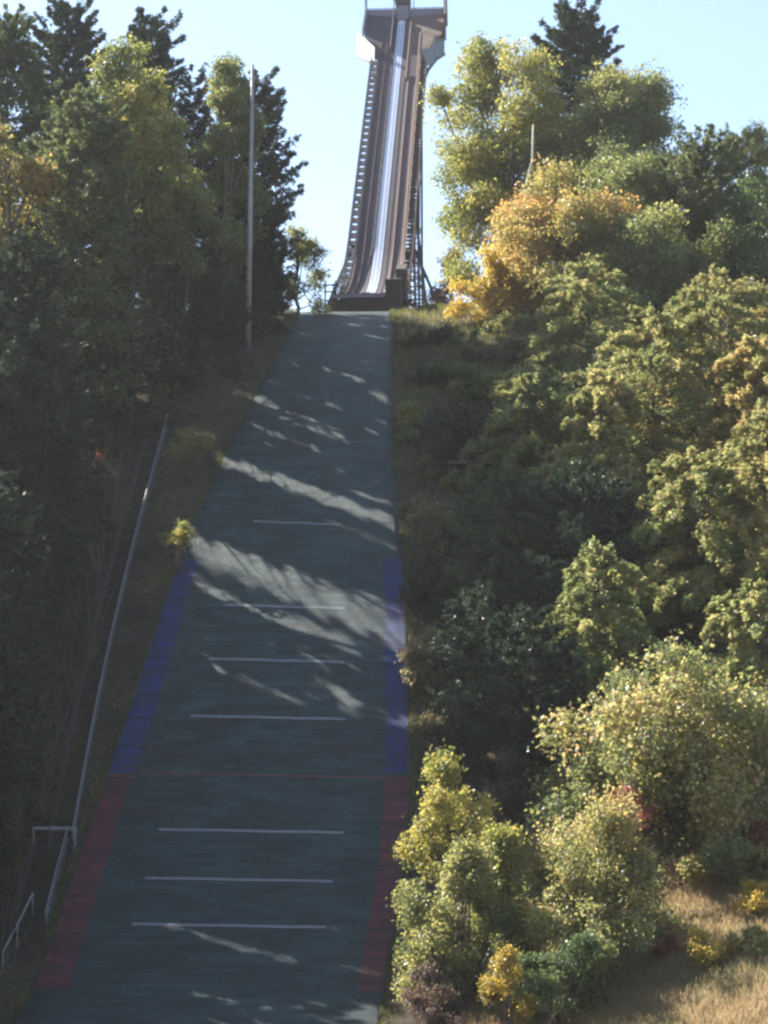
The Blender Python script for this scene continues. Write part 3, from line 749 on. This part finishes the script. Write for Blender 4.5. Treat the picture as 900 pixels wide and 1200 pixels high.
def pine(name, label, cat, x, ytop, ybot, wpx, D, mat, dens=1.0, tint=(.45, .2), shape='white', group=None, needle=.42, droop=-.10, lean=0.0, gap=1.0, tmat=None, ragged=.35):
    global rng; rng = np.random.default_rng(zlib.crc32((label + str(int(x)) + str(int(ytop))).encode()) + SEEDS.get(label, 0))
    top = pix(x, ytop, D); bot = pix(x, ybot, D); sc = np.linalg.norm(top)/F_PX
    dens *= 2.1; needle *= .98
    cx = top[0]; z0 = gz(cx, D); Rm = wpx*sc/2*1.22
    root = empty(name, (cx, D, z0)); tag(root, label, cat, group)
    zb_ = max(bot[2], z0 + .6); H = top[2]-zb_
    tr = MB(); r0 = .010*(top[2]-z0) + .07
    ax_ = curve((cx, D, z0-.3), (cx + lean, D, top[2]-.3), 0, 9, .10)
    tr.tube(ax_, list(np.linspace(r0, .04, 9)), 7)
    def axis_at(z): return np.array([np.interp(z, ax_[:, 2], ax_[:, 0]), np.interp(z, ax_[:, 2], ax_[:, 1]), z])
    Cs, Ns, Ts, tds = [], [], [], []
    z = zb_
    while z < top[2] - .25:
        f = (z - zb_)/H
        if shape == 'white': prof_ = (1-f)**.62 * (.78 + .35*min(1, f/.22)) if f > 0 else .78
        elif shape == 'flat': prof_ = (1-f)**.38 * (.55 + .5*min(1, f/.4))
        else: prof_ = (1-f)**.85
        nb = max(3, int(rng.integers(4, 7)*(1 if f < .85 else .8)) + (3 if f < .85 else 1))
        a0_ = rng.uniform(0, 2*math.pi)
        for k_ in range(nb):
            az = a0_ + 2*math.pi*k_/nb + rng.normal(0, .35)
            Lb = Rm * prof_ * rng.uniform(1-ragged, 1+ragged*.6)
            if Lb < .25: Lb = .25
            up = rng.uniform(.05, .35) + .9*f*f
            p0 = axis_at(z + rng.uniform(-.25, .25)); dirh = np.array([math.cos(az), math.sin(az), 0])
            bough = mat == 'pine_lit'
            tip = p0 + dirh*Lb + np.array([0, 0, Lb*((up + droop) if not bough else rng.uniform(-.50, -.10) + .9*f**3)])
            nn = 6; t = np.linspace(0, 1, nn)[:, None]; br = p0 + (tip-p0)*t; br[:, 2] += ((-.10*Lb) if not bough else .24*Lb)*np.sin(np.pi*t[:, 0])*rng.uniform(.3, 1.4)
            if Lb > .8: tr.tube(br[[0, 2, 4]], [max(.02, r0*.22*(1-f)+.012), .02+.010*Lb*.4, .012], 4)
            ntf = max(3, int(dens*Lb*5.2*(.85 if bough else .72)*(1.5 if f > .75 else 1)))
            s_ = rng.uniform(.22, 1.0, ntf)**.8
            c = np.stack([np.interp(s_, t[:, 0], br[:, j]) for j in range(3)], 1)
            side = np.array([-dirh[1], dirh[0], 0]); wid = (.12 if bough else .24)*Lb*np.sin(np.pi*np.clip(s_*.85+.1, 0, 1))
            c += side*(rng.uniform(-1, 1, ntf)*wid)[:, None] + np.array([0, 0, 1])*rng.normal(-.03, .15 if bough else .09, ntf)[:, None]
            Cs.append(c); outd = unit(dirh*1.0 + side*rng.normal(0, .28 if bough else .5, (ntf, 1)) + (np.array([0, 0, .35]) if not bough else 0) if not bough else dirh*1.0 + side*rng.normal(0, .25, (ntf, 1)) + np.array([0, 0, 1])*(.30 - .85*s_)[:, None])
            Ns.append(outd); Ts.append(np.full(ntf, rng.normal(tint[0], tint[1])))
        z += rng.uniform(.55, .95)*gap*(.86 if mat == 'pine_lit' else .85)*(1 if H > 6 else .6)
    TW = np.concatenate(Cs); OD = np.concatenate(Ns); tt = np.concatenate(Ts)
    per = 7
    od = np.repeat(OD, per, 0); td = unit(od + rng.normal(0, .38, (len(od), 3)))
    C = np.repeat(TW, per, 0) + td*needle*.40 + rng.normal(0, .07, (len(od), 3))
    N = rng.normal(0, .6, (len(od), 3)) + np.array([0, 0, .8])
    size = needle*.32*rng.uniform(.7, 1.3, len(od))
    tint_ = np.clip(np.repeat(tt*.5 + .5*(tint[0] + rng.normal(0, tint[1]*1.3, len(tt))), per) + rng.normal(0, .10, len(od)), 0, 1)
    finish(root, tr, tmat or bark, C, N, size, 2.9, tint_, LM[mat], td)
    return root

# --- left side, back to front
GL = 'trees of the left forest edge'; GR = 'trees of the right forest edge'
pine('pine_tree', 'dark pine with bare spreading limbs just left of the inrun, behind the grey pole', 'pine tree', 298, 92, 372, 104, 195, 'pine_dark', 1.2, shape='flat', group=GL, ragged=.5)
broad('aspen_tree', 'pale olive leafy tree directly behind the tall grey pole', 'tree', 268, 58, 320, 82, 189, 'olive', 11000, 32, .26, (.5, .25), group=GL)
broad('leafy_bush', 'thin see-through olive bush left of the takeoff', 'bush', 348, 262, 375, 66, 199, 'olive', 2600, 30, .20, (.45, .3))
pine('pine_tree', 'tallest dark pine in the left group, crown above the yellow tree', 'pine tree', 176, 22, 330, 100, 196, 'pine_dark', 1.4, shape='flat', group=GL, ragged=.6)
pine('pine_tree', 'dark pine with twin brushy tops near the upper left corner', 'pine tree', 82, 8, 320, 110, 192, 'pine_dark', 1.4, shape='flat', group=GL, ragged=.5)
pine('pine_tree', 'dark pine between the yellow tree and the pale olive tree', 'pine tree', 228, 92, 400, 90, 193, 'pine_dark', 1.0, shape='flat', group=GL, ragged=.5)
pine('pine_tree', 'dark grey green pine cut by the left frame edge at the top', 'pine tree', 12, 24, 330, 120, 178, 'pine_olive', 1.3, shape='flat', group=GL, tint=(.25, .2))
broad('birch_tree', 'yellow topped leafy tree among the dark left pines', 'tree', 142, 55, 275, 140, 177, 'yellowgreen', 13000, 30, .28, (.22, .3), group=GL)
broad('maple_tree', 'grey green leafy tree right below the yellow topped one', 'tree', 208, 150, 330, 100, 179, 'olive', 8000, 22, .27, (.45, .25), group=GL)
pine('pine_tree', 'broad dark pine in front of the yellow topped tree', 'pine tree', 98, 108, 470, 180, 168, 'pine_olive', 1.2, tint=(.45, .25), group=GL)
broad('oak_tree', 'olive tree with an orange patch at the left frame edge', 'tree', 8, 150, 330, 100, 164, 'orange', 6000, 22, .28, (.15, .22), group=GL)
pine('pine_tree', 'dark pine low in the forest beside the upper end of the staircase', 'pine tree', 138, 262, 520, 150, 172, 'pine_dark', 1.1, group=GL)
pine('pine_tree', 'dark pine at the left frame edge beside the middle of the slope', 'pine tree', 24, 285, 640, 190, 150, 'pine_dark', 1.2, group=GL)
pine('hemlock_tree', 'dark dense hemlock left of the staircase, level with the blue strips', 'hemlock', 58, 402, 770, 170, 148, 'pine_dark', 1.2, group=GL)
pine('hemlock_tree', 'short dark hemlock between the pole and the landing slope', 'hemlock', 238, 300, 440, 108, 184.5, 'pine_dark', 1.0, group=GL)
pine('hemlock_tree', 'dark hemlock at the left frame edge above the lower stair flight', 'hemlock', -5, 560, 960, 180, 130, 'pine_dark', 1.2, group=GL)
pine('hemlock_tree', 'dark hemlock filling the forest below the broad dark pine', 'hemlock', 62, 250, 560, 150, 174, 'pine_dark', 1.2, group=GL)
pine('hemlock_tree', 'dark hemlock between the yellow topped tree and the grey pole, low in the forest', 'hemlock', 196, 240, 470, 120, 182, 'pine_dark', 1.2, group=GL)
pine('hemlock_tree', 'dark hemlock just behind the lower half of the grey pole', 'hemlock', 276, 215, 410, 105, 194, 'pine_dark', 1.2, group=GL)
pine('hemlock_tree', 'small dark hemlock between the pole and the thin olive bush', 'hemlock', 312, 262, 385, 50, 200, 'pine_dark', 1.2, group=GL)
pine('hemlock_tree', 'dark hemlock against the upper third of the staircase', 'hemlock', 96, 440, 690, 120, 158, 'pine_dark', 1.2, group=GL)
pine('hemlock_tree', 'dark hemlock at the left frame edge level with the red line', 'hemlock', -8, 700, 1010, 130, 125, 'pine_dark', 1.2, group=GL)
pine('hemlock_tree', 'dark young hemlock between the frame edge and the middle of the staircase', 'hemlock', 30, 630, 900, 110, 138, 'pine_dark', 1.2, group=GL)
pine('hemlock_tree', 'dark hemlock at the right end of the left forest, above the staircase top', 'hemlock', 184, 300, 470, 84, 178, 'pine_dark', 1.2, group=GL)  # filler tree added to stop sun leaking onto the upper slope
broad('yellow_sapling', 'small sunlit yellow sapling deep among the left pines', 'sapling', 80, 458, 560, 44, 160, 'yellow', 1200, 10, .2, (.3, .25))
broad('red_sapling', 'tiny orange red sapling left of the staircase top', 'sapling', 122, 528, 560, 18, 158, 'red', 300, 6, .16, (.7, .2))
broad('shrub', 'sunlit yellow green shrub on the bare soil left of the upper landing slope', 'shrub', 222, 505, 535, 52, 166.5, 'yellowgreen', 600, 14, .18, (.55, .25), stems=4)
broad('shrub', 'small yellow green shrub at the upper end of the left blue strip', 'shrub', 208, 612, 645, 34, 155.5, 'yellowgreen', 500, 12, .17, (.6, .25), stems=4)
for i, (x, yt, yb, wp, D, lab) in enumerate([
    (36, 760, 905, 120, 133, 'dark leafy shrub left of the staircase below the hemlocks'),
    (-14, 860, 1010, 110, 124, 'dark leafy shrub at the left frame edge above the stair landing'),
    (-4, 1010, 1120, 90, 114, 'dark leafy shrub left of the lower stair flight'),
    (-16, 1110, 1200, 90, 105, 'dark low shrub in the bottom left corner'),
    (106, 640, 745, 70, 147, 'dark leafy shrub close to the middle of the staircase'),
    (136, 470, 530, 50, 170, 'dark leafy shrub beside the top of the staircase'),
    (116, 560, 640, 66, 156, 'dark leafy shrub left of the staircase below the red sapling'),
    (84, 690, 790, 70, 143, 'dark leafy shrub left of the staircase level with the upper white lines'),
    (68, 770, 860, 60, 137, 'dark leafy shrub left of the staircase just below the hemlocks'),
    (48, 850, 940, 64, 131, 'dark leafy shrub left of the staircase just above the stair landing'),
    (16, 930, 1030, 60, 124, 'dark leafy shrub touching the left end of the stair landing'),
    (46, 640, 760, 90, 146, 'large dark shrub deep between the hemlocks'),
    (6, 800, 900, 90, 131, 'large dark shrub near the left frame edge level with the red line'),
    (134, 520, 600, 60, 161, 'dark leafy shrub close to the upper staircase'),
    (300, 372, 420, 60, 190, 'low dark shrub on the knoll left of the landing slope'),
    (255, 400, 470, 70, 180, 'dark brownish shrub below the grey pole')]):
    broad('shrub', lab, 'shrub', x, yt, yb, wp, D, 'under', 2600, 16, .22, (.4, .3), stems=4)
# trees just outside the frame on the left, whose shade falls on the landing slope
for i, (X, Y, H_, Wd, lab) in enumerate([(-25, 132, 17, 7, 'dark pine beyond the left frame edge, lowest'), (-32, 147, 19, 8, 'dark pine beyond the left frame edge, beside the mid slope'),
        (-34, 163, 22, 8, 'dark pine beyond the left frame edge, second highest'), (-42, 180, 18, 9, 'dark pine beyond the left frame edge, highest'),
        (-34, 152, 24, 9, 'broad dark pine deep beyond the frame edge level with the white lines'), (-27, 147, 18, 8, 'dark pine just beyond the frame edge level with the white lines'),
        (-23, 137, 16, 7, 'dark pine beyond the frame edge level with the red line'), (-28, 141, 20, 8, 'second dark pine beyond the frame edge level with the red line'), (-25, 128, 16, 7, 'dark pine beyond the frame edge above the stair landing'),
        (-30, 135, 21, 8, 'tall dark pine deep beyond the frame edge'), (-22, 122, 16, 6, 'dark pine beyond the frame edge beside the stair landing'), (-23, 115, 19, 7, 'dark pine beyond the frame edge beside the lower flight'),
        (-24, 106, 16, 8, 'bushy dark pine outside the bottom left corner'), (-19.5, 103, 10, 5, 'low dark pine outside the bottom left corner'),
        (-22, 110, 17, 7, 'dark pine outside the bottom left corner'), (-27, 104, 15, 7, 'tall dark pine outside the bottom left corner'), (-30, 118, 17, 7, 'dark pine outside the left frame edge behind the corner pines'), (-24, 120, 12, 6, 'small dark pine beyond the left frame edge by the stair foot')]):
    z_ = gz(X, Y); sc_ = math.sqrt(X*X + Y*Y + z_*z_)/F_PX
    def yof(z): 
        e = math.atan2(z, Y) - PITCH; return 600 - F_PX*math.tan(e)
    pine('pine_tree', lab, 'pine tree', 450 + X/Y*F_PX*math.cos(PITCH)*(1 + math.tan(PITCH)*z_/Y), yof(z_ + H_), yof(z_ + 1), Wd/sc_, Y, 'pine_dark', .9, group=GL)

# --- right side, back to front
broad('poplar_tree', 'tall yellow green poplar right of the inrun tower', 'poplar', 590, 48, 345, 158, 208, 'yellowgreen', 25000, 54, .27, (.35, .28), grad=.12, group=GR)
pine('pine_tree', 'dark pine top rising highest above the right trees', 'pine tree', 676, 18, 300, 128, 214, 'pine_dark', 1.5, shape='flat', group=GR, tint=(.6, .2))
broad('oak_tree', 'grey olive round crowned tree below the dark right pine', 'oak', 728, 82, 300, 170, 203, 'olive', 23000, 50, .27, (.5, .25), group=GR)
broad('poplar_tree', 'pale thin leafed poplar at the right frame edge', 'poplar', 888, 148, 330, 84, 205, 'olive', 9000, 40, .25, (.75, .2), group=GR)
pine('pine_tree', 'dark olive pine behind the orange tree, near the right frame edge', 'pine tree', 822, 172, 420, 130, 190, 'pine_olive', 1.2, shape='flat', group=GR)
broad('brown_bush', 'purple brown bush at the foot of the tower on the right', 'bush', 530, 292, 372, 62, 217, 'brown', 2600, 16, .2, (.5, .3))
broad('maple_tree', 'orange topped maple in front of the tall poplar', 'maple', 672, 196, 430, 195, 188, 'orange', 23000, 50, .27, (.50, .22), grad=.30, group=GR)
broad('birch_tree', 'yellow leaved small tree with white stem at the right edge of the knoll', 'birch', 572, 300, 440, 84, 191, 'yellow', 4500, 20, .22, (.35, .3), tmat=bark_pale)
broad('maple_tree', 'small yellowing tree at the right frame edge among the pines', 'maple', 885, 330, 470, 90, 172, 'orange', 4500, 20, .25, (.2, .2), group=GR)
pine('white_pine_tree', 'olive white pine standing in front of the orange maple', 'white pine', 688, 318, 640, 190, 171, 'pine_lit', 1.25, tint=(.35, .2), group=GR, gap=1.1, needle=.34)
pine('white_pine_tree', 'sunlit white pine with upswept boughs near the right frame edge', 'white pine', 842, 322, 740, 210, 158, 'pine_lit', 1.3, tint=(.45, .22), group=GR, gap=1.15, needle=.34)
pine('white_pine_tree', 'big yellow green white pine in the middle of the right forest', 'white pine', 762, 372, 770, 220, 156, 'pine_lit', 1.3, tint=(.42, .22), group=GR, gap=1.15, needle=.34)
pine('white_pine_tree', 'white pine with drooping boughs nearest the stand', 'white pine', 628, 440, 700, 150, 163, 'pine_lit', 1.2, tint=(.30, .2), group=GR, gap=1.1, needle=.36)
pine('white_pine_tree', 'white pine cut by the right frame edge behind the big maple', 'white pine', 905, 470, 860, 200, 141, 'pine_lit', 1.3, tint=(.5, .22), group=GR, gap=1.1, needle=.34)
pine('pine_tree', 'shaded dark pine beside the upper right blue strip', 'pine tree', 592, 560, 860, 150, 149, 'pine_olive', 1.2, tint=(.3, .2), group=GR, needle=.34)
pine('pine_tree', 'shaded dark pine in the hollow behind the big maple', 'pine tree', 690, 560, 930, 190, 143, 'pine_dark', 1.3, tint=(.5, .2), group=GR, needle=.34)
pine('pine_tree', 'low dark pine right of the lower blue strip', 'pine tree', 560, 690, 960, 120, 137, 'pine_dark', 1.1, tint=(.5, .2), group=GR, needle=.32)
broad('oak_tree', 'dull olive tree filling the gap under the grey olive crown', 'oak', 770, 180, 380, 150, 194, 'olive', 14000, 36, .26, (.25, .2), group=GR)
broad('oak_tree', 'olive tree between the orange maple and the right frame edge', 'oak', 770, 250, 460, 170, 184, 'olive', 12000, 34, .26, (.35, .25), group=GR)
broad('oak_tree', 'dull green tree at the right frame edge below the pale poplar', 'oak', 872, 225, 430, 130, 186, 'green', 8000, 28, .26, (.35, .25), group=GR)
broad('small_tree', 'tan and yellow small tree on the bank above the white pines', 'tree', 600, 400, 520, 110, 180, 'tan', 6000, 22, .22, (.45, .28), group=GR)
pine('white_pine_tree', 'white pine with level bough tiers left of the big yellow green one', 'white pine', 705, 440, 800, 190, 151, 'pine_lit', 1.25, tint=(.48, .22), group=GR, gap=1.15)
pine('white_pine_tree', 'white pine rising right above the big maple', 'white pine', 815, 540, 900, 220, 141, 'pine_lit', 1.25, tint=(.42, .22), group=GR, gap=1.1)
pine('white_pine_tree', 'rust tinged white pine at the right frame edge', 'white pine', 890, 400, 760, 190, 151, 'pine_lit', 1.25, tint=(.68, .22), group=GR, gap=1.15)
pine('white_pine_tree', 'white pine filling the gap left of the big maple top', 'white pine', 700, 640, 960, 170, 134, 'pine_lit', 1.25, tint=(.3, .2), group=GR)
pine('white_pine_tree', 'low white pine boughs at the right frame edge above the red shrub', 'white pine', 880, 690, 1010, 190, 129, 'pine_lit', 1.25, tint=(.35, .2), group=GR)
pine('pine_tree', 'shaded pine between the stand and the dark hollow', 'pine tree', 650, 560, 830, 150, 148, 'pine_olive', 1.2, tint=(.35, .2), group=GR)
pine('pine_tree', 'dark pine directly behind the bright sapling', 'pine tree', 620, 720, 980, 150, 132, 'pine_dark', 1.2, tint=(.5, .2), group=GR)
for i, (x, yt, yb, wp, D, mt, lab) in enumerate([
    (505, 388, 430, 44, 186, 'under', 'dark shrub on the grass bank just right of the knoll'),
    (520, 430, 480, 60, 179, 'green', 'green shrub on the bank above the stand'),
    (512, 492, 552, 40, 166, 'under', 'dark shrub at the left corner of the stand'),  # dark foliage added in place of the shade around the stand
    (552, 478, 512, 60, 165, 'under', 'dark shrub spilling over the roof of the stand'),  # likewise added, darkens the shaded top of the stand
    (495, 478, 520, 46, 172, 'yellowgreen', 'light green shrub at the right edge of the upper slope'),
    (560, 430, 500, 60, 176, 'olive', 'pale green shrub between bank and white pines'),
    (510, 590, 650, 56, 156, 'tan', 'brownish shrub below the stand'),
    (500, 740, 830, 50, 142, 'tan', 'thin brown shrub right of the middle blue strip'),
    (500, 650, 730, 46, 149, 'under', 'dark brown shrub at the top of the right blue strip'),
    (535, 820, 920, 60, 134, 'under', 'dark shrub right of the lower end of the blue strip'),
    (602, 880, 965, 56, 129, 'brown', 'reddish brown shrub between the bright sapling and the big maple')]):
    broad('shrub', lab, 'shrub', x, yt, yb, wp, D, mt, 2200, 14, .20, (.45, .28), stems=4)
for i, (x, y) in enumerate([(478, 405), (492, 452), (540, 408), (480, 520), (498, 560), (520, 505), (560, 470), (585, 395), (488, 610), (512, 690), (525, 760), (505, 800), (500, 860), (548, 620), (580, 600), (532, 575)]):
    P_ = stair_pt(x, y)
    broad('weed_clump', 'low scrubby weed clump on the bank between the landing slope and the right pines', 'weeds', x, y - 16 - (i*5) % 14, y + 6, 26 + (i*7) % 21, P_[1], ('tan', 'under', 'green', 'olive')[i % 4], 700, 10, .17, (.4, .3), stems=5, group='scrubby weed clumps on the right bank')
broad('maple_tree', 'big green and cream leaved maple at lower right', 'maple', 782, 765, 1085, 275, 121, 'maple', 24000, 60, .24, (.36, .25), group=GR, open_=.6)
broad('sumac_shrub', 'small red leaved shrub inside the shade of the big maple', 'shrub', 742, 925, 985, 44, 116, 'red', 500, 8, .16, (.6, .25))
broad('sumac_shrub', 'red leaved shrub cut by the right frame edge', 'shrub', 895, 965, 1005, 40, 117, 'red', 500, 8, .16, (.3, .25))
broad('sapling', 'bright yellow green sapling beside the right red strip', 'sapling', 526, 885, 1040, 104, 116, 'yellowgreen', 3800, 26, .18, (.6, .25))
broad('bush', 'tall grey green bush at the bottom beside the landing slope', 'bush', 540, 985, 1200, 130, 109, 'olive', 7500, 28, .17, (.55, .3), stems=5)
broad('bush', 'yellow green bush behind the tall bottom bush', 'bush', 598, 975, 1120, 110, 112.5, 'yellowgreen', 5000, 22, .17, (.35, .25), stems=5)
broad('bush', 'cream and tan leaved bush below the big maple', 'bush', 700, 945, 1160, 205, 112, 'maple', 12000, 44, .17, (.5, .28), stems=5)
broad('bush', 'green and tan bush between the deep green shrub and the dry grass bank', 'bush', 690, 1060, 1190, 120, 107.5, 'olive', 5000, 24, .15, (.7, .28), stems=5)
broad('bush', 'leafy bush at the right frame edge under the big maple', 'bush', 860, 985, 1090, 110, 116, 'maple', 4500, 24, .17, (.3, .25), stems=5)
broad('shrub', 'round yellow shrub at the bottom, left of the green one', 'shrub', 597, 1112, 1192, 54, 104, 'yellow', 1800, 14, .13, (.35, .25), stems=4)
broad('shrub', 'round deep green shrub at the bottom beside the yellow one', 'shrub', 652, 1098, 1195, 92, 104.5, 'green', 3500, 20, .13, (.3, .25), stems=5)
broad('goldenrod', 'clump of golden weeds in the dry grass at lower right', 'wildflowers', 842, 1092, 1175, 62, 107, 'yellow', 1700, 16, .11, (.45, .3), stems=6)
broad('goldenrod', 'golden weeds higher up the bank at the right frame edge', 'wildflowers', 890, 1035, 1100, 62, 112, 'yellow', 1700, 14, .12, (.6, .25), stems=6)
broad('weed_clump', 'pale green weeds right of the golden clump', 'weeds', 884, 1088, 1165, 54, 106.5, 'olive', 1300, 14, .11, (.7, .2), stems=6)
broad('sumac_shrub', 'small red shrub at the top of the dry grass bank', 'shrub', 785, 1098, 1126, 34, 110, 'red', 400, 7, .12, (.4, .2), stems=3)
broad('dark_weeds', 'dark dry weeds at the very bottom beside the landing slope', 'weeds', 505, 1130, 1215, 60, 104.5, 'brown', 1600, 14, .13, (.4, .25), stems=4)
# pale bare stems
def bare(name, label, cat, pts_px, D, r0, r1, mat):
    P_ = [pix(x, y, D) for x, y in pts_px]; z_ = gz(P_[0][0], D)
    root = empty(name, (P_[0][0], D, z_)); tag(root, label, cat)
    pts = [np.array([P_[0][0], D, z_-.2])] + P_
    MB().tube(pts, list(np.linspace(r0, r1, len(pts))), 7).build('trunk', mat, root, True)
bare('dead_tree', 'pale bare dead trunk sticking up behind the orange maple', 'dead tree', [(610, 290), (613, 250), (618, 212), (624, 188), (625, 146)], 197, .22, .08, bark_pale)

# ------------------------------------------------------------------ grass
def grass(name, label, mat, pts, h, wd, tint):
    n_ = len(pts); X, Y = pts[:, 0], pts[:, 1]; Z = ground(X, Y)
    hh = h*rng.uniform(.5, 1.3, n_); a = rng.uniform(0, 2*math.pi, n_); ln = rng.normal(0, .35, (n_, 2))*hh[:, None]
    b_ = np.stack([np.cos(a), np.sin(a), np.zeros(n_)], 1)*(wd/2)
    B = np.stack([X, Y, Z-.03], 1); Tp = B + np.stack([ln[:, 0], ln[:, 1], hh], 1)
    V = np.stack([B-b_, B+b_, Tp+b_*.35, Tp-b_*.35], 1)
    tt = np.clip(tint + .35*wav(X*1.3, Y*1.3)*.6 + rng.normal(0, .15, n_), 0, 1)
    o = quad_mesh(name, V, LM[mat], tt); tag(o, label, 'grass', kind='stuff')
n_ = 90000
X = rng.uniform(3.5, 24, n_); Y = rng.uniform(97, 128, n_)
k = X > (strip_edges(Y)[1] + .6)
grass('dry_grass', 'tall dry tan grass on the bank at lower right', 'grass_tan', np.stack([X, Y], 1)[k], .42, .04, .5)
X = rng.uniform(-2, 16, 60000); Y = rng.uniform(140, 224, 60000)
k = (X > (strip_edges(Y)[1] + .5)) & ((Y < 201) | (X > 3.2)) & (rng.uniform(0, 1, len(X)) < .6 + .5*wav(X*.5, Y*.5))
grass('bank_grass', 'green and straw coloured grass on the bank right of the landing slope', 'grass_green', np.stack([X, Y], 1)[k], .42, .05, .5)
X = rng.uniform(-22, -6, 16000); Y = rng.uniform(138, 205, 16000)
k = (X < (strip_edges(Y)[0] - .4)) & (rng.uniform(0, 1, len(X)) < .35 + .5*wav(X*.6, Y*.6))
grass('thin_grass', 'thin brown grass between staircase and landing slope', 'under', np.stack([X, Y], 1)[k], .30, .06, .5)

Y = rng.uniform(88, 203, 15000); sd_ = rng.integers(0, 2, 15000); L_, R_ = strip_edges(Y); off_ = np.abs(rng.normal(0, .35, 15000)) - .12
X = np.where(sd_ == 0, L_ - off_, R_ + off_); k = rng.uniform(0, 1, 15000) < .65 + .45*wav(X*.7 + sd_*9, Y*.9)
grass('edge_grass', 'uneven grass and weeds growing over both edges of the landing mats', 'grass_green', np.stack([X, Y], 1)[k], .34, .06, .25)

# ------------------------------------------------------------------ volume added to imitate lens glare: thin haze over the whole place
hz_ = MB(); a_, t_ = 4100, 175
hz_.hexa([(-a_, -a_, -140), (a_, -a_, -140), (a_, 4400, -140), (-a_, 4400, -140)], [(-a_, -a_, t_), (a_, -a_, t_), (a_, 4400, t_), (-a_, 4400, t_)])
m, n, l, out = base_mat('veil_air')
pv = n.new('ShaderNodeVolumePrincipled'); pv.inputs['Density'].default_value = 0.00010; pv.inputs['Color'].default_value = (.97, .97, 1, 1); pv.inputs['Anisotropy'].default_value = .25
l.new(pv.outputs[0], out.inputs['Volume'])
hz_ = hz_.build('veil', m); tag(hz_, 'thin pale haze added over the hillside to imitate lens glare', kind='stuff')
